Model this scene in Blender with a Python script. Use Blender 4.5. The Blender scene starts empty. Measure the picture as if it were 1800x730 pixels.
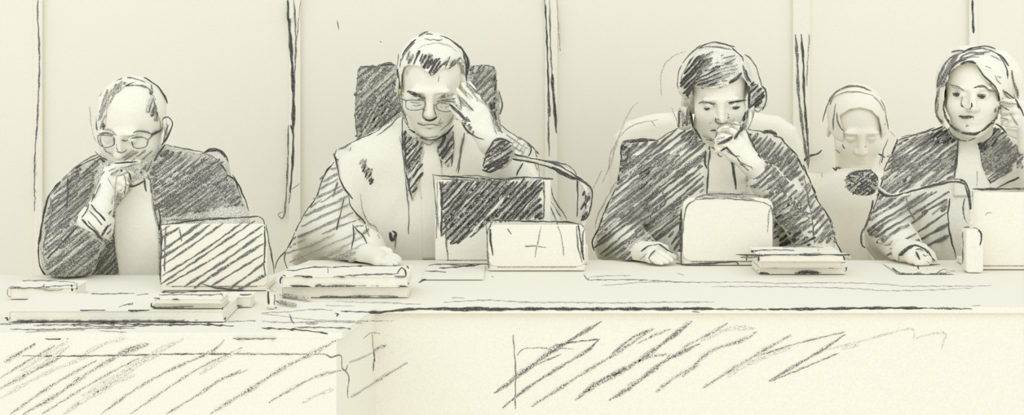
import bpy, math, random
import numpy as np
from mathutils import Vector, Matrix, Euler
from mathutils.bvhtree import BVHTree
from mathutils.geometry import delaunay_2d_cdt

SC = bpy.context.scene
COL = SC.collection
# ------------------------------------------------------------------ camera
FPX, CX, CY = 3450.0, 900.0, 46.0          # focal length in pixels, horizon row
CAM = Vector((0.0, -5.0, 1.33))
DESK = 0.75                                 # height of the bench top
cam = bpy.data.cameras.new('camera')
cam.sensor_width = 36.0
cam.lens = 36.0 * FPX / 1800.0
cam.shift_y = -(365.0 - CY) / 1800.0
camo = bpy.data.objects.new('camera', cam)
camo.location = CAM
camo.rotation_euler = (math.pi / 2, 0, 0)
COL.objects.link(camo)
SC.camera = camo


def at(px, py, Y):
    d = Y - CAM.y
    return Vector(((px - CX) * d / FPX, Y, CAM.z - (py - CY) * d / FPX))


def ray(px, py):
    return Vector(((px - CX) / FPX, 1.0, -(py - CY) / FPX))


def desk_Y(py, z=DESK):
    return CAM.y + (CAM.z - z) * FPX / (py - CY)


# ------------------------------------------------------------------ materials
MATS = {}
PAPER = (0.850, 0.834, 0.728)
GRAPH = (0.036, 0.034, 0.032)


def nd(nt, kind, **kw):
    n = nt.nodes.new(kind)
    for k, v in kw.items():
        setattr(n, k, v)
    return n


def grain_mat(name, cover, dark=GRAPH, light=PAPER, scale=640.0, soft=0.07, rough=0.95, blotch=0.0):
    """Pencil grain: graphite caught on the tooth of cream paper; cover = share of dark."""
    m = bpy.data.materials.new(name)
    m.use_nodes = True
    nt = m.node_tree
    bs = nt.nodes['Principled BSDF']
    bs.inputs['Roughness'].default_value = rough
    bs.inputs['Specular IOR Level'].default_value = 0.0
    tc = nd(nt, 'ShaderNodeTexCoord')
    no = nd(nt, 'ShaderNodeTexNoise')
    no.inputs['Scale'].default_value = scale
    no.inputs['Detail'].default_value = 2.5
    no.inputs['Roughness'].default_value = 0.6
    nt.links.new(tc.outputs['Object'], no.inputs['Vector'])
    # paper fibre tint
    fb = nd(nt, 'ShaderNodeTexNoise')
    fb.inputs['Scale'].default_value = 260.0
    fb.inputs['Detail'].default_value = 3.0
    nt.links.new(tc.outputs['Object'], fb.inputs['Vector'])
    fr = nd(nt, 'ShaderNodeValToRGB')
    fr.color_ramp.elements[0].position = 0.3
    fr.color_ramp.elements[1].position = 0.7
    fr.color_ramp.elements[0].color = tuple(c * 0.955 for c in light) + (1,)
    fr.color_ramp.elements[1].color = tuple(min(1, c * 1.03) for c in light) + (1,)
    nt.links.new(fb.outputs['Fac'], fr.inputs['Fac'])
    if cover <= 0:
        nt.links.new(fr.outputs['Color'], bs.inputs['Base Color'])
    else:
        q = {1: 0.0}
        thr = 0.5 - (cover - 0.5) * 0.42           # noise is narrow around 0.5
        val = no.outputs['Fac']
        if blotch:
            b2 = nd(nt, 'ShaderNodeTexNoise')
            b2.inputs['Scale'].default_value = 22.0
            b2.inputs['Detail'].default_value = 2.0
            nt.links.new(tc.outputs['Object'], b2.inputs['Vector'])
            mm = nd(nt, 'ShaderNodeMath', operation='MULTIPLY_ADD')
            mm.inputs[1].default_value = blotch
            nt.links.new(b2.outputs['Fac'], mm.inputs[0])
            ad = nd(nt, 'ShaderNodeMath', operation='SUBTRACT')
            nt.links.new(no.outputs['Fac'], mm.inputs[2])
            nt.links.new(mm.outputs[0], ad.inputs[0])
            ad.inputs[1].default_value = blotch * 0.5
            val = ad.outputs[0]
        mr = nd(nt, 'ShaderNodeMapRange', interpolation_type='SMOOTHSTEP')
        mr.inputs['From Min'].default_value = thr - soft
        mr.inputs['From Max'].default_value = thr + soft
        nt.links.new(val, mr.inputs['Value'])
        mx = nd(nt, 'ShaderNodeMix', data_type='RGBA')
        nt.links.new(mr.outputs['Result'], mx.inputs['Factor'])
        nt.links.new(fr.outputs['Color'], mx.inputs['A'])
        mx.inputs['B'].default_value = dark + (1,)
        nt.links.new(mx.outputs['Result'], bs.inputs['Base Color'])
    MATS[name] = m
    return m


grain_mat('paper', 0)
grain_mat('graphite_dark', 0.88, dark=(0.062, 0.060, 0.056))
grain_mat('graphite_mid', 0.74, dark=(0.108, 0.105, 0.098))
grain_mat('graphite_soft', 0.62, dark=(0.150, 0.147, 0.136))
grain_mat('graphite_faint', 0.48, dark=(0.24, 0.235, 0.215))
grain_mat('graphite_broad', 0.52, dark=(0.15, 0.147, 0.137), soft=.09)
grain_mat('graphite_veil', 0.34, dark=(0.28, 0.274, 0.255), soft=.09)
grain_mat('robe_dark', 0.40, dark=(0.075, 0.072, 0.066), blotch=0.12)
grain_mat('robe_grey', 0.26, dark=(0.13, 0.126, 0.115), blotch=0.10)
grain_mat('robe_light', 0.12, dark=(0.2, 0.19, 0.17), blotch=0.10)
grain_mat('metal_grey', 0.55, dark=(0.07, 0.068, 0.062))
grain_mat('leather_grey', 0.48, dark=(0.075, 0.072, 0.066), blotch=0.10)
LIGHTER = {'k': 'm', 'm': 's', 's': 'f', 'f': 'f', 'g': 'v', 'v': 'v'}
STY = {'k': 'graphite_dark', 'm': 'graphite_mid', 's': 'graphite_soft', 'f': 'graphite_faint', 'g': 'graphite_broad', 'v': 'graphite_veil'}

gl = bpy.data.materials.new('clear_lens')
gl.use_nodes = True
_b = gl.node_tree.nodes['Principled BSDF']
_b.inputs['Base Color'].default_value = (1, 1, 1, 1)
_b.inputs['Roughness'].default_value = 0.02
_b.inputs['Alpha'].default_value = 0.06
_b.inputs['Specular IOR Level'].default_value = 0.1
MATS['clear_lens'] = gl

# ------------------------------------------------------------------ signed distance fields


class Field:
    def __init__(s, lo, hi, h):
        s.lo = np.array(lo, float)
        s.h = h
        s.n = np.maximum(4, np.ceil((np.array(hi, float) - s.lo) / h).astype(int) + 1)
        s.f = np.full(tuple(s.n), 0.2, np.float32)

    def axes(s, lo=None, hi=None):
        if lo is None:
            i0, i1 = np.zeros(3, int), s.n
        else:
            i0 = np.clip(np.floor((np.array(lo) - s.lo) / s.h).astype(int), 0, s.n)
            i1 = np.clip(np.ceil((np.array(hi) - s.lo) / s.h).astype(int) + 1, 0, s.n)
        ax = [(s.lo[a] + s.h * np.arange(i0[a], i1[a])).astype(np.float32) for a in range(3)]
        sl = tuple(slice(i0[a], i1[a]) for a in range(3))
        return sl, ax

    def put(s, sl, d, k, sub=False):
        a = s.f[sl]
        if a.size == 0:
            return
        if sub:
            d = -d
            if k > 0:
                hh = np.maximum(k - np.abs(a - d), 0) / k
                s.f[sl] = np.maximum(a, d) + hh * hh * k * 0.25
            else:
                s.f[sl] = np.maximum(a, d)
        elif k > 0:
            hh = np.maximum(k - np.abs(a - d), 0) / k
            s.f[sl] = np.minimum(a, d) - hh * hh * k * 0.25
        else:
            s.f[sl] = np.minimum(a, d)

    def cone(s, p, q, r1, r2, k=0.02):
        p, q = np.array(p, float), np.array(q, float)
        m = max(r1, r2) + k + 2 * s.h
        sl, ax = s.axes(np.minimum(p, q) - m, np.maximum(p, q) + m)
        X, Y, Z = np.meshgrid(*ax, indexing='ij', sparse=True)
        d = q - p
        L = float(d @ d) + 1e-12
        t = np.clip(((X - p[0]) * d[0] + (Y - p[1]) * d[1] + (Z - p[2]) * d[2]) / L, 0, 1)
        dist = np.sqrt((X - p[0] - t * d[0]) ** 2 + (Y - p[1] - t * d[1]) ** 2 + (Z - p[2] - t * d[2]) ** 2)
        s.put(sl, dist - (r1 + (r2 - r1) * t), k)

    def chain(s, pts, rad, k=0.02):
        for i in range(len(pts) - 1):
            s.cone(pts[i], pts[i + 1], rad[i], rad[i + 1], k)

    def ell(s, c, r, M=None, k=0.02, sub=False):
        """Ellipsoid, in the frame of the 4x4 matrix M (uniform scale)."""
        M = M or Matrix.Identity(4)
        sc = M.to_scale()[0]
        w = np.array(M @ Vector(c))
        m = max(r) * sc + k + 2 * s.h
        sl, ax = s.axes(w - m, w + m)
        X, Y, Z = np.meshgrid(*ax, indexing='ij', sparse=True)
        I = np.array(M.inverted())
        l = [I[a][0] * X + I[a][1] * Y + I[a][2] * Z + I[a][3] - c[a] for a in range(3)]
        k0 = np.sqrt(sum((l[a] / r[a]) ** 2 for a in range(3)))
        k1 = np.sqrt(sum((l[a] / r[a] ** 2) ** 2 for a in range(3))) + 1e-9
        s.put(sl, (k0 * (k0 - 1) / k1 * sc), k, sub)

    def inflate(s, poly, Y0, tf, tb, R, k=0.03):
        """A rounded slab whose front view is the outline poly (pixels read at depth Y0)."""
        P = np.array([[at(x, y, Y0).x, at(x, y, Y0).z] for x, y in poly])
        m = k + 3 * s.h
        sl, ax = s.axes([P[:, 0].min() - m, Y0 - tf - m, P[:, 1].min() - m],
                        [P[:, 0].max() + m, Y0 + tb + m, P[:, 1].max() + m])
        A, B = np.meshgrid(ax[0], ax[2], indexing='ij')
        d2 = poly_sdf(A, B, P)
        u = np.clip(-d2 / R, 0, 1)
        pr = np.sqrt(np.maximum(0, 1 - (1 - u) ** 2))
        Yv = (ax[1] - Y0)[None, :, None]
        th = np.where(Yv < 0, (tf * pr)[:, None, :], (tb * pr)[:, None, :])
        d = np.abs(Yv) - th
        out = np.maximum(d2, 0)[:, None, :]
        d = np.where(out > 0, np.sqrt(out ** 2 + Yv ** 2), d * 0.8)
        s.put(sl, d.astype(np.float32), k)

    def mesh(s):
        return surface_nets(s.f, s.lo, s.h)


def poly_sdf(A, B, P):
    """Signed distance (inside < 0) from points (A, B) to the closed polygon P."""
    d = np.full(A.shape, 1e9)
    ins = np.zeros(A.shape, bool)
    n = len(P)
    for i in range(n):
        ax, ay = P[i]
        bx, by = P[(i + 1) % n]
        ex, ey = bx - ax, by - ay
        t = np.clip(((A - ax) * ex + (B - ay) * ey) / (ex * ex + ey * ey + 1e-12), 0, 1)
        d = np.minimum(d, (A - ax - t * ex) ** 2 + (B - ay - t * ey) ** 2)
        c = (ay > B) != (by > B)
        with np.errstate(divide='ignore', invalid='ignore'):
            xi = ax + (B - ay) * ex / (ey if abs(ey) > 1e-12 else 1e-12)
        ins ^= c & (A < xi)
    d = np.sqrt(d)
    return np.where(ins, -d, d)


def surface_nets(f, lo, h):
    ins = f < 0
    nx, ny, nz = f.shape
    cnt = np.zeros((nx - 1, ny - 1, nz - 1), np.int8)
    for i in (0, 1):
        for j in (0, 1):
            for k in (0, 1):
                cnt += ins[i:nx - 1 + i, j:ny - 1 + j, k:nz - 1 + k]
    act = (cnt > 0) & (cnt < 8)
    I, J, K = np.nonzero(act)
    idx = np.full(act.shape, -1, np.int64)
    idx[I, J, K] = np.arange(len(I))
    acc = np.zeros((len(I), 3))
    num = np.zeros(len(I))
    cor = [(i, j, k) for i in (0, 1) for j in (0, 1) for k in (0, 1)]
    for a in cor:
        for b in cor:
            if sum(abs(a[q] - b[q]) for q in range(3)) != 1 or a > b:
                continue
            fa = f[I + a[0], J + a[1], K + a[2]]
            fb = f[I + b[0], J + b[1], K + b[2]]
            cr = (fa < 0) != (fb < 0)
            t = np.where(cr, fa / np.where(cr, fa - fb, 1), 0)
            for q in range(3):
                acc[:, q] += np.where(cr, a[q] + t * (b[q] - a[q]), 0)
            num += cr
    V = lo + h * (np.stack([I, J, K], 1) + acc / num[:, None])
    quads = []
    for axis in range(3):
        sa = [slice(1, -1)] * 3
        sb = [slice(1, -1)] * 3
        sa[axis] = slice(0, -1)
        sb[axis] = slice(1, None)
        A, B = ins[tuple(sa)], ins[tuple(sb)]
        ed = np.nonzero(A != B)
        flip = A[ed]
        e = [ed[q] + (0 if q == axis else 1) for q in range(3)]
        o1, o2 = [(1, 2), (2, 0), (0, 1)][axis]

        def cell(d1, d2):
            c = [e[0].copy(), e[1].copy(), e[2].copy()]
            c[o1] = c[o1] - d1
            c[o2] = c[o2] - d2
            return idx[c[0], c[1], c[2]]
        q = np.stack([cell(1, 1), cell(0, 1), cell(0, 0), cell(1, 0)], 1)
        q[~flip] = q[~flip][:, ::-1]
        quads.append(q)
    Q = np.concatenate(quads)
    return V, Q


# ------------------------------------------------------------------ part assembly
class Part:
    """Base surface of one mesh plus the pencil lines that lie on it."""

    def __init__(s, name, base='paper', smooth=True):
        s.name, s.base, s.smooth = name, base, smooth
        s.v = []
        s.f = []
        s.m = []
        s.mats = [base]
        s._bvh = None
        s.clamp = None

    def slot(s, mat):
        if mat not in s.mats:
            s.mats.append(mat)
        return s.mats.index(mat)

    def add(s, V, Fc, mat=None):
        o = len(s.v)
        i = s.slot(mat or s.base)
        s.v.extend([tuple(map(float, p)) for p in V])
        s.f.extend([tuple(int(x) + o for x in q) for q in Fc])
        s.m.extend([i] * len(Fc))
        s._bvh = None
        return s

    def bvh(s):
        if s._bvh is None:
            s._bvh = BVHTree.FromPolygons(s.v, s.f)
        return s._bvh

    def build(s, parent=None, loc=None):
        me = bpy.data.meshes.new(s.name)
        off = Vector(loc) if loc is not None else (parent.matrix_world.translation.copy() if parent else Vector((0, 0, 0)))
        if parent is not None:
            off = world_loc(parent)
        me.from_pydata([(x - off.x, y - off.y, z - off.z) for x, y, z in s.v], [], s.f)
        for m in s.mats:
            me.materials.append(MATS[m])
        me.polygons.foreach_set('material_index', s.m)
        me.polygons.foreach_set('use_smooth', [s.smooth] * len(s.f))
        me.update()
        o = bpy.data.objects.new(s.name, me)
        COL.objects.link(o)
        if parent is not None:
            o.parent = parent
        else:
            o.location = off
        return o


def world_loc(o):
    v = Vector(o.location)
    while o.parent is not None:
        o = o.parent
        v += o.location
    return v


def thing(name, label, cat, loc, group=None):
    o = bpy.data.objects.new(name, None)
    o.empty_display_size = 0.05
    o.location = loc
    COL.objects.link(o)
    return tag(o, label, cat, group)


def tag(o, label, cat, group=None):
    o['label'] = label
    o['category'] = cat
    if group:
        o['group'] = group
    return o


# ------------------------------------------------------------------ primitives
def box(p, x0, x1, y0, y1, z0, z1, bev=0.003, mat=None, tilt=None):
    """Box with chamfered edges."""
    import bmesh
    bm = bmesh.new()
    bmesh.ops.create_cube(bm, size=1.0)
    for v in bm.verts:
        v.co = Vector(((x0 + x1) / 2 + v.co.x * (x1 - x0), (y0 + y1) / 2 + v.co.y * (y1 - y0), (z0 + z1) / 2 + v.co.z * (z1 - z0)))
    b = min(bev, 0.45 * min(abs(x1 - x0), abs(y1 - y0), abs(z1 - z0)))
    if b > 0:
        bmesh.ops.bevel(bm, geom=bm.edges[:], offset=b, segments=2, affect='EDGES', profile=0.6)
    if tilt is not None:
        bm.transform(tilt)
    bm.verts.index_update()
    p.add([v.co for v in bm.verts], [[v.index for v in f.verts] for f in bm.faces], mat)
    bm.free()


def round_panel(p, W, H, T, rad, M, mat=None, n=6):
    """Rounded rectangle W x H (local x, z from 0), thickness T along local y, softened rim."""
    def ring(ins, y):
        r = max(rad - ins, 0.001)
        out = []
        for cx, cz, a0 in ((W / 2 - rad, H - rad, 0), (-W / 2 + rad, H - rad, 90), (-W / 2 + rad, rad, 180), (W / 2 - rad, rad, 270)):
            for i in range(n + 1):
                a = math.radians(a0 + 90.0 * i / n)
                out.append(M @ Vector((cx + r * math.cos(a), y, cz + r * math.sin(a))))
        return out
    e = min(0.0015, T * 0.3)
    rings = [ring(e, 0), ring(0, e), ring(0, T - e), ring(e, T)]
    N = len(rings[0])
    V = [v for r in rings for v in r]
    Fc = []
    for a in range(3):
        for i in range(N):
            j = (i + 1) % N
            Fc.append((a * N + i, a * N + j, (a + 1) * N + j, (a + 1) * N + i))
    Fc.append(tuple(range(N)))
    Fc.append(tuple(3 * N + i for i in reversed(range(N))))
    p.add(V, Fc, mat)


def spline(pts, step):
    """Catmull-Rom through pts (tuples of any length), about `step` between samples (first two coords)."""
    P = [np.array(q, float) for q in pts]
    if len(P) == 2:
        n = max(1, int(np.linalg.norm(P[1] - P[0]) / step))
        return [P[0] + (P[1] - P[0]) * i / n for i in range(n + 1)]
    P = [2 * P[0] - P[1]] + P + [2 * P[-1] - P[-2]]
    out = []
    for i in range(1, len(P) - 2):
        a, b, c, d = P[i - 1], P[i], P[i + 1], P[i + 2]
        n = max(1, int(np.linalg.norm(c - b) / step))
        for q in range(n):
            t = q / n
            out.append(0.5 * (2 * b + (c - a) * t + (2 * a - 5 * b + 4 * c - d) * t * t + (3 * b - a - 3 * c + d) * t ** 3))
    out.append(P[-2])
    return out


def tube(p, pts, rad, mat=None, seg=10):
    """Round tube along 3-D points; rad a number or one per point."""
    n = len(pts)
    rad = [rad] * n if not hasattr(rad, '__len__') else rad
    pts = [Vector(q) for q in pts]
    up = None
    V = []
    for i in range(n):
        t = (pts[min(i + 1, n - 1)] - pts[max(i - 1, 0)]).normalized()
        if up is None:
            up = Vector((0, 0, 1)) if abs(t.z) < 0.9 else Vector((1, 0, 0))
        s_ = t.cross(up).normalized()
        up = s_.cross(t).normalized()
        for a in range(seg):
            an = 2 * math.pi * a / seg
            V.append(pts[i] + (s_ * math.cos(an) + up * math.sin(an)) * rad[i])
    Fc = []
    for i in range(n - 1):
        for a in range(seg):
            b = (a + 1) % seg
            Fc.append((i * seg + a, (i + 1) * seg + a, (i + 1) * seg + b, i * seg + b))
    Fc.append(tuple(range(seg)))
    Fc.append(tuple((n - 1) * seg + a for a in reversed(range(seg))))
    p.add(V, Fc, mat)


def lathe(p, prof, M, mat=None, seg=32):
    V, Fc = [], []
    for r, z in prof:
        for a in range(seg):
            an = 2 * math.pi * a / seg
            V.append(M @ Vector((r * math.cos(an), r * math.sin(an), z)))
    for i in range(len(prof) - 1):
        for a in range(seg):
            b = (a + 1) % seg
            Fc.append((i * seg + a, i * seg + b, (i + 1) * seg + b, (i + 1) * seg + a))
    Fc.append(tuple(reversed(range(seg))))
    Fc.append(tuple((len(prof) - 1) * seg + a for a in range(seg)))
    p.add(V, Fc, mat)


def patch(p, poly, bvh, thick=0.004, lift=0.001, mat=None, Yfall=0.0, step=5.0):
    """A cloth panel lying on another surface: the outline poly laid over it, with thickness."""
    pts = []
    n = len(poly)
    for i in range(n):
        a, b = np.array(poly[i], float), np.array(poly[(i + 1) % n], float)
        m = max(1, int(np.linalg.norm(b - a) / step))
        pts += [a + (b - a) * j / m for j in range(m)]
    nb = len(pts)
    P = np.array(pts)
    gx, gy = np.meshgrid(np.arange(P[:, 0].min(), P[:, 0].max(), step), np.arange(P[:, 1].min(), P[:, 1].max(), step))
    d = poly_sdf(gx, gy, np.array(poly, float))
    ins = d < -step * 0.5
    allp = pts + [np.array(q) for q in zip(gx[ins], gy[ins])]
    res = delaunay_2d_cdt([Vector(q) for q in allp], [(i, (i + 1) % nb) for i in range(nb)], [], 1, 1e-4)
    v2, f2 = res[0], [list(f) for f in res[2]]
    ec = {}
    for f in f2:
        for i in range(len(f)):
            e = frozenset((f[i], f[(i + 1) % len(f)]))
            ec[e] = ec.get(e, 0) + 1
    top, bot = [], []
    dep = Yfall
    for q in v2:
        r = ray(q.x, q.y)
        h = bvh.ray_cast(CAM, r.normalized())
        if h[0] is not None:
            dep = h[0].y
        pt = at(q.x, q.y, dep)
        rn = r.normalized()
        top.append(pt - rn * (lift + thick))
        bot.append(pt - rn * (lift - 0.003))
    N = len(top)
    Fc = []
    for f in f2:                      # orient towards the camera
        a, b, c = (v2[f[0]], v2[f[1]], v2[f[2]])
        ccw = (b.x - a.x) * (c.y - a.y) - (b.y - a.y) * (c.x - a.x)
        g = f if ccw < 0 else f[::-1]
        Fc.append(g)
        Fc.append([i + N for i in reversed(g)])
        for i in range(3):
            e = (g[i], g[(i + 1) % 3])
            if ec[frozenset(e)] == 1:
                Fc.append([e[1], e[0], e[0] + N, e[1] + N])
    p.add(top + bot, Fc, mat)


# ------------------------------------------------------------------ pencil lines
FR = {'0': (0, 0, 1), 'A': (40, 110, 3.041), 'a': (40, 300, 3.041), 'B': (600, 40, 3.042), 'C': (480, 220, 2.606),
      'D': (740, 220, 2.606), 'E': (1030, 60, 3.041), 'F': (1030, 270, 3.041), 'G': (1420, 60, 3.042), 'I': (1420, 270, 3.042),
      'J': (0, 460, 2.704), 'K': (350, 440, 2.704), 'L': (780, 460, 2.704), 'M': (1200, 440, 2.517), 'N': (0, 0, 3.0),
      'O': (1150, 60, 3.65), 'H': (150, 120, 4.056), 'P': (680, 50, 3.65), 'Q': (780, 130, 3.65), 'R': (1620, 70, 3.65),
      'T': (120, 260, 4.056), 'U': (1220, 200, 4.5625), 'V': (1540, 400, 6.085), 'W': (1100, 400, 4.5), 'X': (460, 430, 4.295)}


def conv(fr, nums):
    ox, oy, s = FR[fr]
    return [(ox + nums[i] / s, oy + nums[i + 1] / s) for i in range(0, len(nums) - 1, 2)]


def PX(fr, txt):
    return conv(fr, [float(t) for t in txt.split()])


def lay(part, pts, width, style, rng, bvh, Yfall, taper=True):
    q = spline(pts, 3.5)
    n = len(q)
    if n < 2:
        return
    ph = rng.random() * 9
    P, Nn, W, XY = [], [], [], []
    last = None
    for i, c in enumerate(q):
        x = c[0] + 0.35 * math.sin(ph + i * 0.9)
        y = c[1] + 0.35 * math.cos(ph * 1.7 + i * 1.1)
        r = ray(x, y).normalized()
        h = bvh.ray_cast(CAM, r) if bvh else (None,)
        if h[0] is not None:
            pos, nor = h[0], h[1]
            if nor.dot(r) > 0:
                nor = -nor
            if part.smooth and nor.dot(-r) < 0.35:
                nor = -r
        else:
            yb = last if last is not None else Yfall
            nn = bvh.find_nearest(at(x, y, yb))
            if nn[0] is not None:
                yb = nn[0].y
            pos, nor = at(x, y, yb), -r
        last = pos.y
        e = min(i, n - 1 - i) / max(1.0, n * 0.5)
        w = 1.15 * width * (0.8 + 0.25 * math.sin(ph * 3 + i * 0.37) + 0.1 * rng.random())
        if taper:
            w *= 0.45 + 0.55 * min(1, e * 4 + 0.1)
        P.append(pos)
        Nn.append(nor)
        W.append(w)
        XY.append((x, y))
    # along a silhouette the line follows the nearer rim instead of jumping behind it
    ys = [p.y for p in P]
    for i in range(n if part.smooth else 0):
        near = min(ys[max(0, i - 2):i + 3])
        if 0.004 < ys[i] - near < 0.09:
            P[i] = at(XY[i][0], XY[i][1], near)
            Nn[i] = -ray(*XY[i]).normalized()
    runs, cur = [], [0]
    for i in range(1, n):
        if abs(P[i].y - P[i - 1].y) > 0.05:
            runs.append(cur)
            cur = [i]
        else:
            cur.append(i)
    runs.append(cur)
    for run in runs:
        if len(run) < 2:
            continue
        V, Fc, Fe = [], [], []
        flat = 0.32 if width > 3.4 else 0.6
        for a, i in enumerate(run):
            t = (P[run[min(a + 1, len(run) - 1)]] - P[run[max(a - 1, 0)]])
            if t.length < 1e-9:
                t = Vector((1, 0, 0))
            t.normalize()
            u = Nn[i]
            s_ = t.cross(u)
            if s_.length < 1e-6:
                s_ = Vector((1, 0, 0))
            s_.normalize()
            u = s_.cross(t).normalized()
            rr = W[i] * 0.5 * (P[i].y - CAM.y) / FPX
            hgt = min(rr * flat, .0009)
            vd = (P[i] - CAM).normalized()
            rr /= max(.15, (s_ - vd * s_.dot(vd)).length)       # broad marks where the surface lies flat
            ringv = [P[i] + s_ * (rr * math.cos(math.pi / 3 * k)) + u * (0.0004 + hgt * math.sin(math.pi / 3 * k)) for k in range(6)]
            if part.clamp:
                ringv = part.clamp(ringv)
            V.extend(ringv)
        L = len(run)
        for a in range(L - 1):
            for k in range(6):
                k2 = (k + 1) % 6
                (Fe if k in (0, 2) else Fc).append((a * 6 + k, (a + 1) * 6 + k, (a + 1) * 6 + k2, a * 6 + k2))
        Fc.append(tuple(range(6)))
        Fc.append(tuple((L - 1) * 6 + k for k in reversed(range(6))))
        part.extra.append((V, Fc, STY[style], Fe, STY[LIGHTER[style]]))


def hatch(poly, ang, sp, rng, jit=4.0):
    """Strokes across a polygon at ang degrees (rising to the right)."""
    a = math.radians(ang)
    d = np.array([math.cos(a), -math.sin(a)])
    nrm = np.array([-d[1], d[0]])
    P = np.array(poly, float)
    u = P @ d
    w = P @ nrm
    t = w.min() + sp * 0.5
    out = []
    while t < w.max():
        xs = []
        for i in range(len(P)):
            j = (i + 1) % len(P)
            if (w[i] > t) != (w[j] > t):
                xs.append(u[i] + (t - w[i]) / (w[j] - w[i]) * (u[j] - u[i]))
        xs.sort()
        for i in range(0, len(xs) - 1, 2):
            a0, a1 = xs[i] + rng.uniform(-jit, jit), xs[i + 1] + rng.uniform(-jit, jit)
            if a1 - a0 < 5:
                continue
            bow = rng.uniform(-0.012, 0.02) * (a1 - a0)
            sk = rng.uniform(-1, 1) * sp * 0.22
            p0 = d * a0 + nrm * (t - sk)
            p1 = d * a1 + nrm * (t + sk)
            mid = (p0 + p1) / 2 + nrm * bow
            out.append([tuple(p0), tuple(mid), tuple(p1)])
        t += sp * rng.uniform(0.72, 1.28)
    return out


def pencil(part, text, Yfall=0.0, seed=1):
    """Draw the listed pencil lines on the part's surface."""
    rng = random.Random(seed)
    bvh = part.bvh()
    part.extra = []
    for line in text.strip().splitlines():
        line = line.split('#')[0].strip()
        if not line:
            continue
        tk = line.split()
        fr, st = tk[0], tk[1]
        nums = [float(x) for x in tk[2:]]
        pts = conv(fr, nums)
        if st[0] == 'h':                      # hm5/9/38 : hatch, mid, width 5, spacing 9, 38 degrees
            w, sp, an = st[2:].split('/')
            for s_ in hatch(pts, float(an), float(sp), rng):
                lay(part, s_, float(w) * rng.uniform(0.8, 1.4), st[1], rng, bvh, Yfall)
            if st[1] in 'km' and float(sp) < 12:           # softer side of the lead between the strokes
                for s_ in hatch(pts, float(an) + 1.5, float(sp) * .9, rng):
                    if rng.random() < .62:
                        lay(part, s_, float(w) * rng.uniform(0.7, 1.2), 's' if rng.random() < .7 else 'f', rng, bvh, Yfall)
        else:
            lay(part, pts, float(st[1:]), st[0], rng, bvh, Yfall)
    for V, Fc, m, Fe, m2 in part.extra:
        o = len(part.v)
        part.add(V, Fc, m)
        i = part.slot(m2)
        part.f.extend([tuple(x + o for x in q) for q in Fe])
        part.m.extend([i] * len(Fe))
    part.extra = []
    return part


def lifted(V, dz):
    return [Vector((p[0], p[1], p[2] + dz)) for p in V]


def over_bench(V):
    """Pencil lines on sleeves and hands stop at the bench top."""
    x, y, z = V[0]
    back = -.43 if x < -.53 else -.14
    lo = min(p[2] for p in V)
    if y < back + .02 and lo < DESK + .004 and lo > DESK - .06:
        return lifted(V, DESK + .004 - lo)
    return V


def between(z0, z1=9.0):
    def f(V):
        lo, hi = min(p[2] for p in V), max(p[2] for p in V)
        if hi - lo > z1 - z0:
            return [Vector((p[0], p[1], z0 + (p[2] - lo) * (z1 - z0) / (hi - lo))) for p in V]
        if lo < z0:
            return lifted(V, z0 - lo)
        if hi > z1:
            return lifted(V, z1 - hi)
        return V
    return f


def carve_bench(F):
    """Cloth and skin rest on the bench instead of sinking into it."""
    sl, ax = F.axes()
    X, Y, Z = np.meshgrid(*ax, indexing='ij', sparse=True)
    back = np.where(X < -.53, -.42, -.13)
    d = np.maximum(np.maximum(Y - back, Z - (DESK + .005)), (DESK - .022) - Z)
    F.f = np.maximum(F.f, np.broadcast_to(-d, F.f.shape)).astype(np.float32)
# ================================================================== people


def head_matrix(px, py, Y, s, pitch, yaw, roll):
    return (Matrix.Translation(at(px, py, Y)) @ Matrix.Rotation(math.radians(yaw), 4, 'Z') @
            Matrix.Rotation(math.radians(pitch), 4, 'X') @ Matrix.Rotation(math.radians(roll), 4, 'Y') @ Matrix.Scale(s, 4))


def skull(F, M, w=1.0):
    F.ell((0, .018, .035), (.076 * w, .094, .083), M, 0)
    F.ell((0, -.018, -.03), (.064 * w, .070, .085), M, .03)
    F.ell((0, -.034, -.072), (.050 * w, .046, .045), M, .03)
    F.ell((0, -.070, -.100), (.021 * w, .019, .016), M, .025)


def face(F, M, w=1.0, ears=(1, 1)):
    g = lambda *c: tuple(M @ Vector(c))
    s = M.to_scale()[0]
    for e in (-1, 1):
        F.ell((e * .044 * w, -.052, -.026), (.022, .024, .024), M, .03)       # cheek
        F.ell((e * .028 * w, -.080, .030), (.025, .011, .007), M, .014)       # brow
        F.ell((e * .031 * w, -.097, .008), (.020, .015, .012), M, .012, True)  # socket
        F.ell((e * .031 * w, -.0745, .007), (.0135, .0125, .0115), M, .003)   # eye under its lid
        F.ell((e * .031 * w, -.0765, .013), (.0165, .0115, .0055), M, .004)   # upper lid
    F.cone(g(0, -.084, .020), g(0, -.106, -.024), .0075 * s, .0105 * s, .014)
    for e in (-1, 1):
        F.ell((e * .0115, -.095, -.028), (.0085, .010, .0075), M, .007)
    F.ell((0, -.0855, -.0555), (.023, .0095, .0055), M, .006)
    F.ell((0, -.0840, -.0665), (.019, .0095, .0065), M, .006)
    F.ell((0, -.0945, -.0608), (.022, .004, .0016), M, .003, True)
    for e, on in zip((-1, 1), ears):
        if on:
            E = M @ Matrix.Translation((e * .080 * w, .014, -.004)) @ Matrix.Rotation(math.radians(e * 24), 4, 'Z') @ Matrix.Rotation(math.radians(-10), 4, 'X')
            F.ell((0, 0, 0), (.0075, .020, .032), E, .006)
            F.ell((e * .006, -.003, .003), (.0045, .010, .018), E, .004, True)


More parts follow.
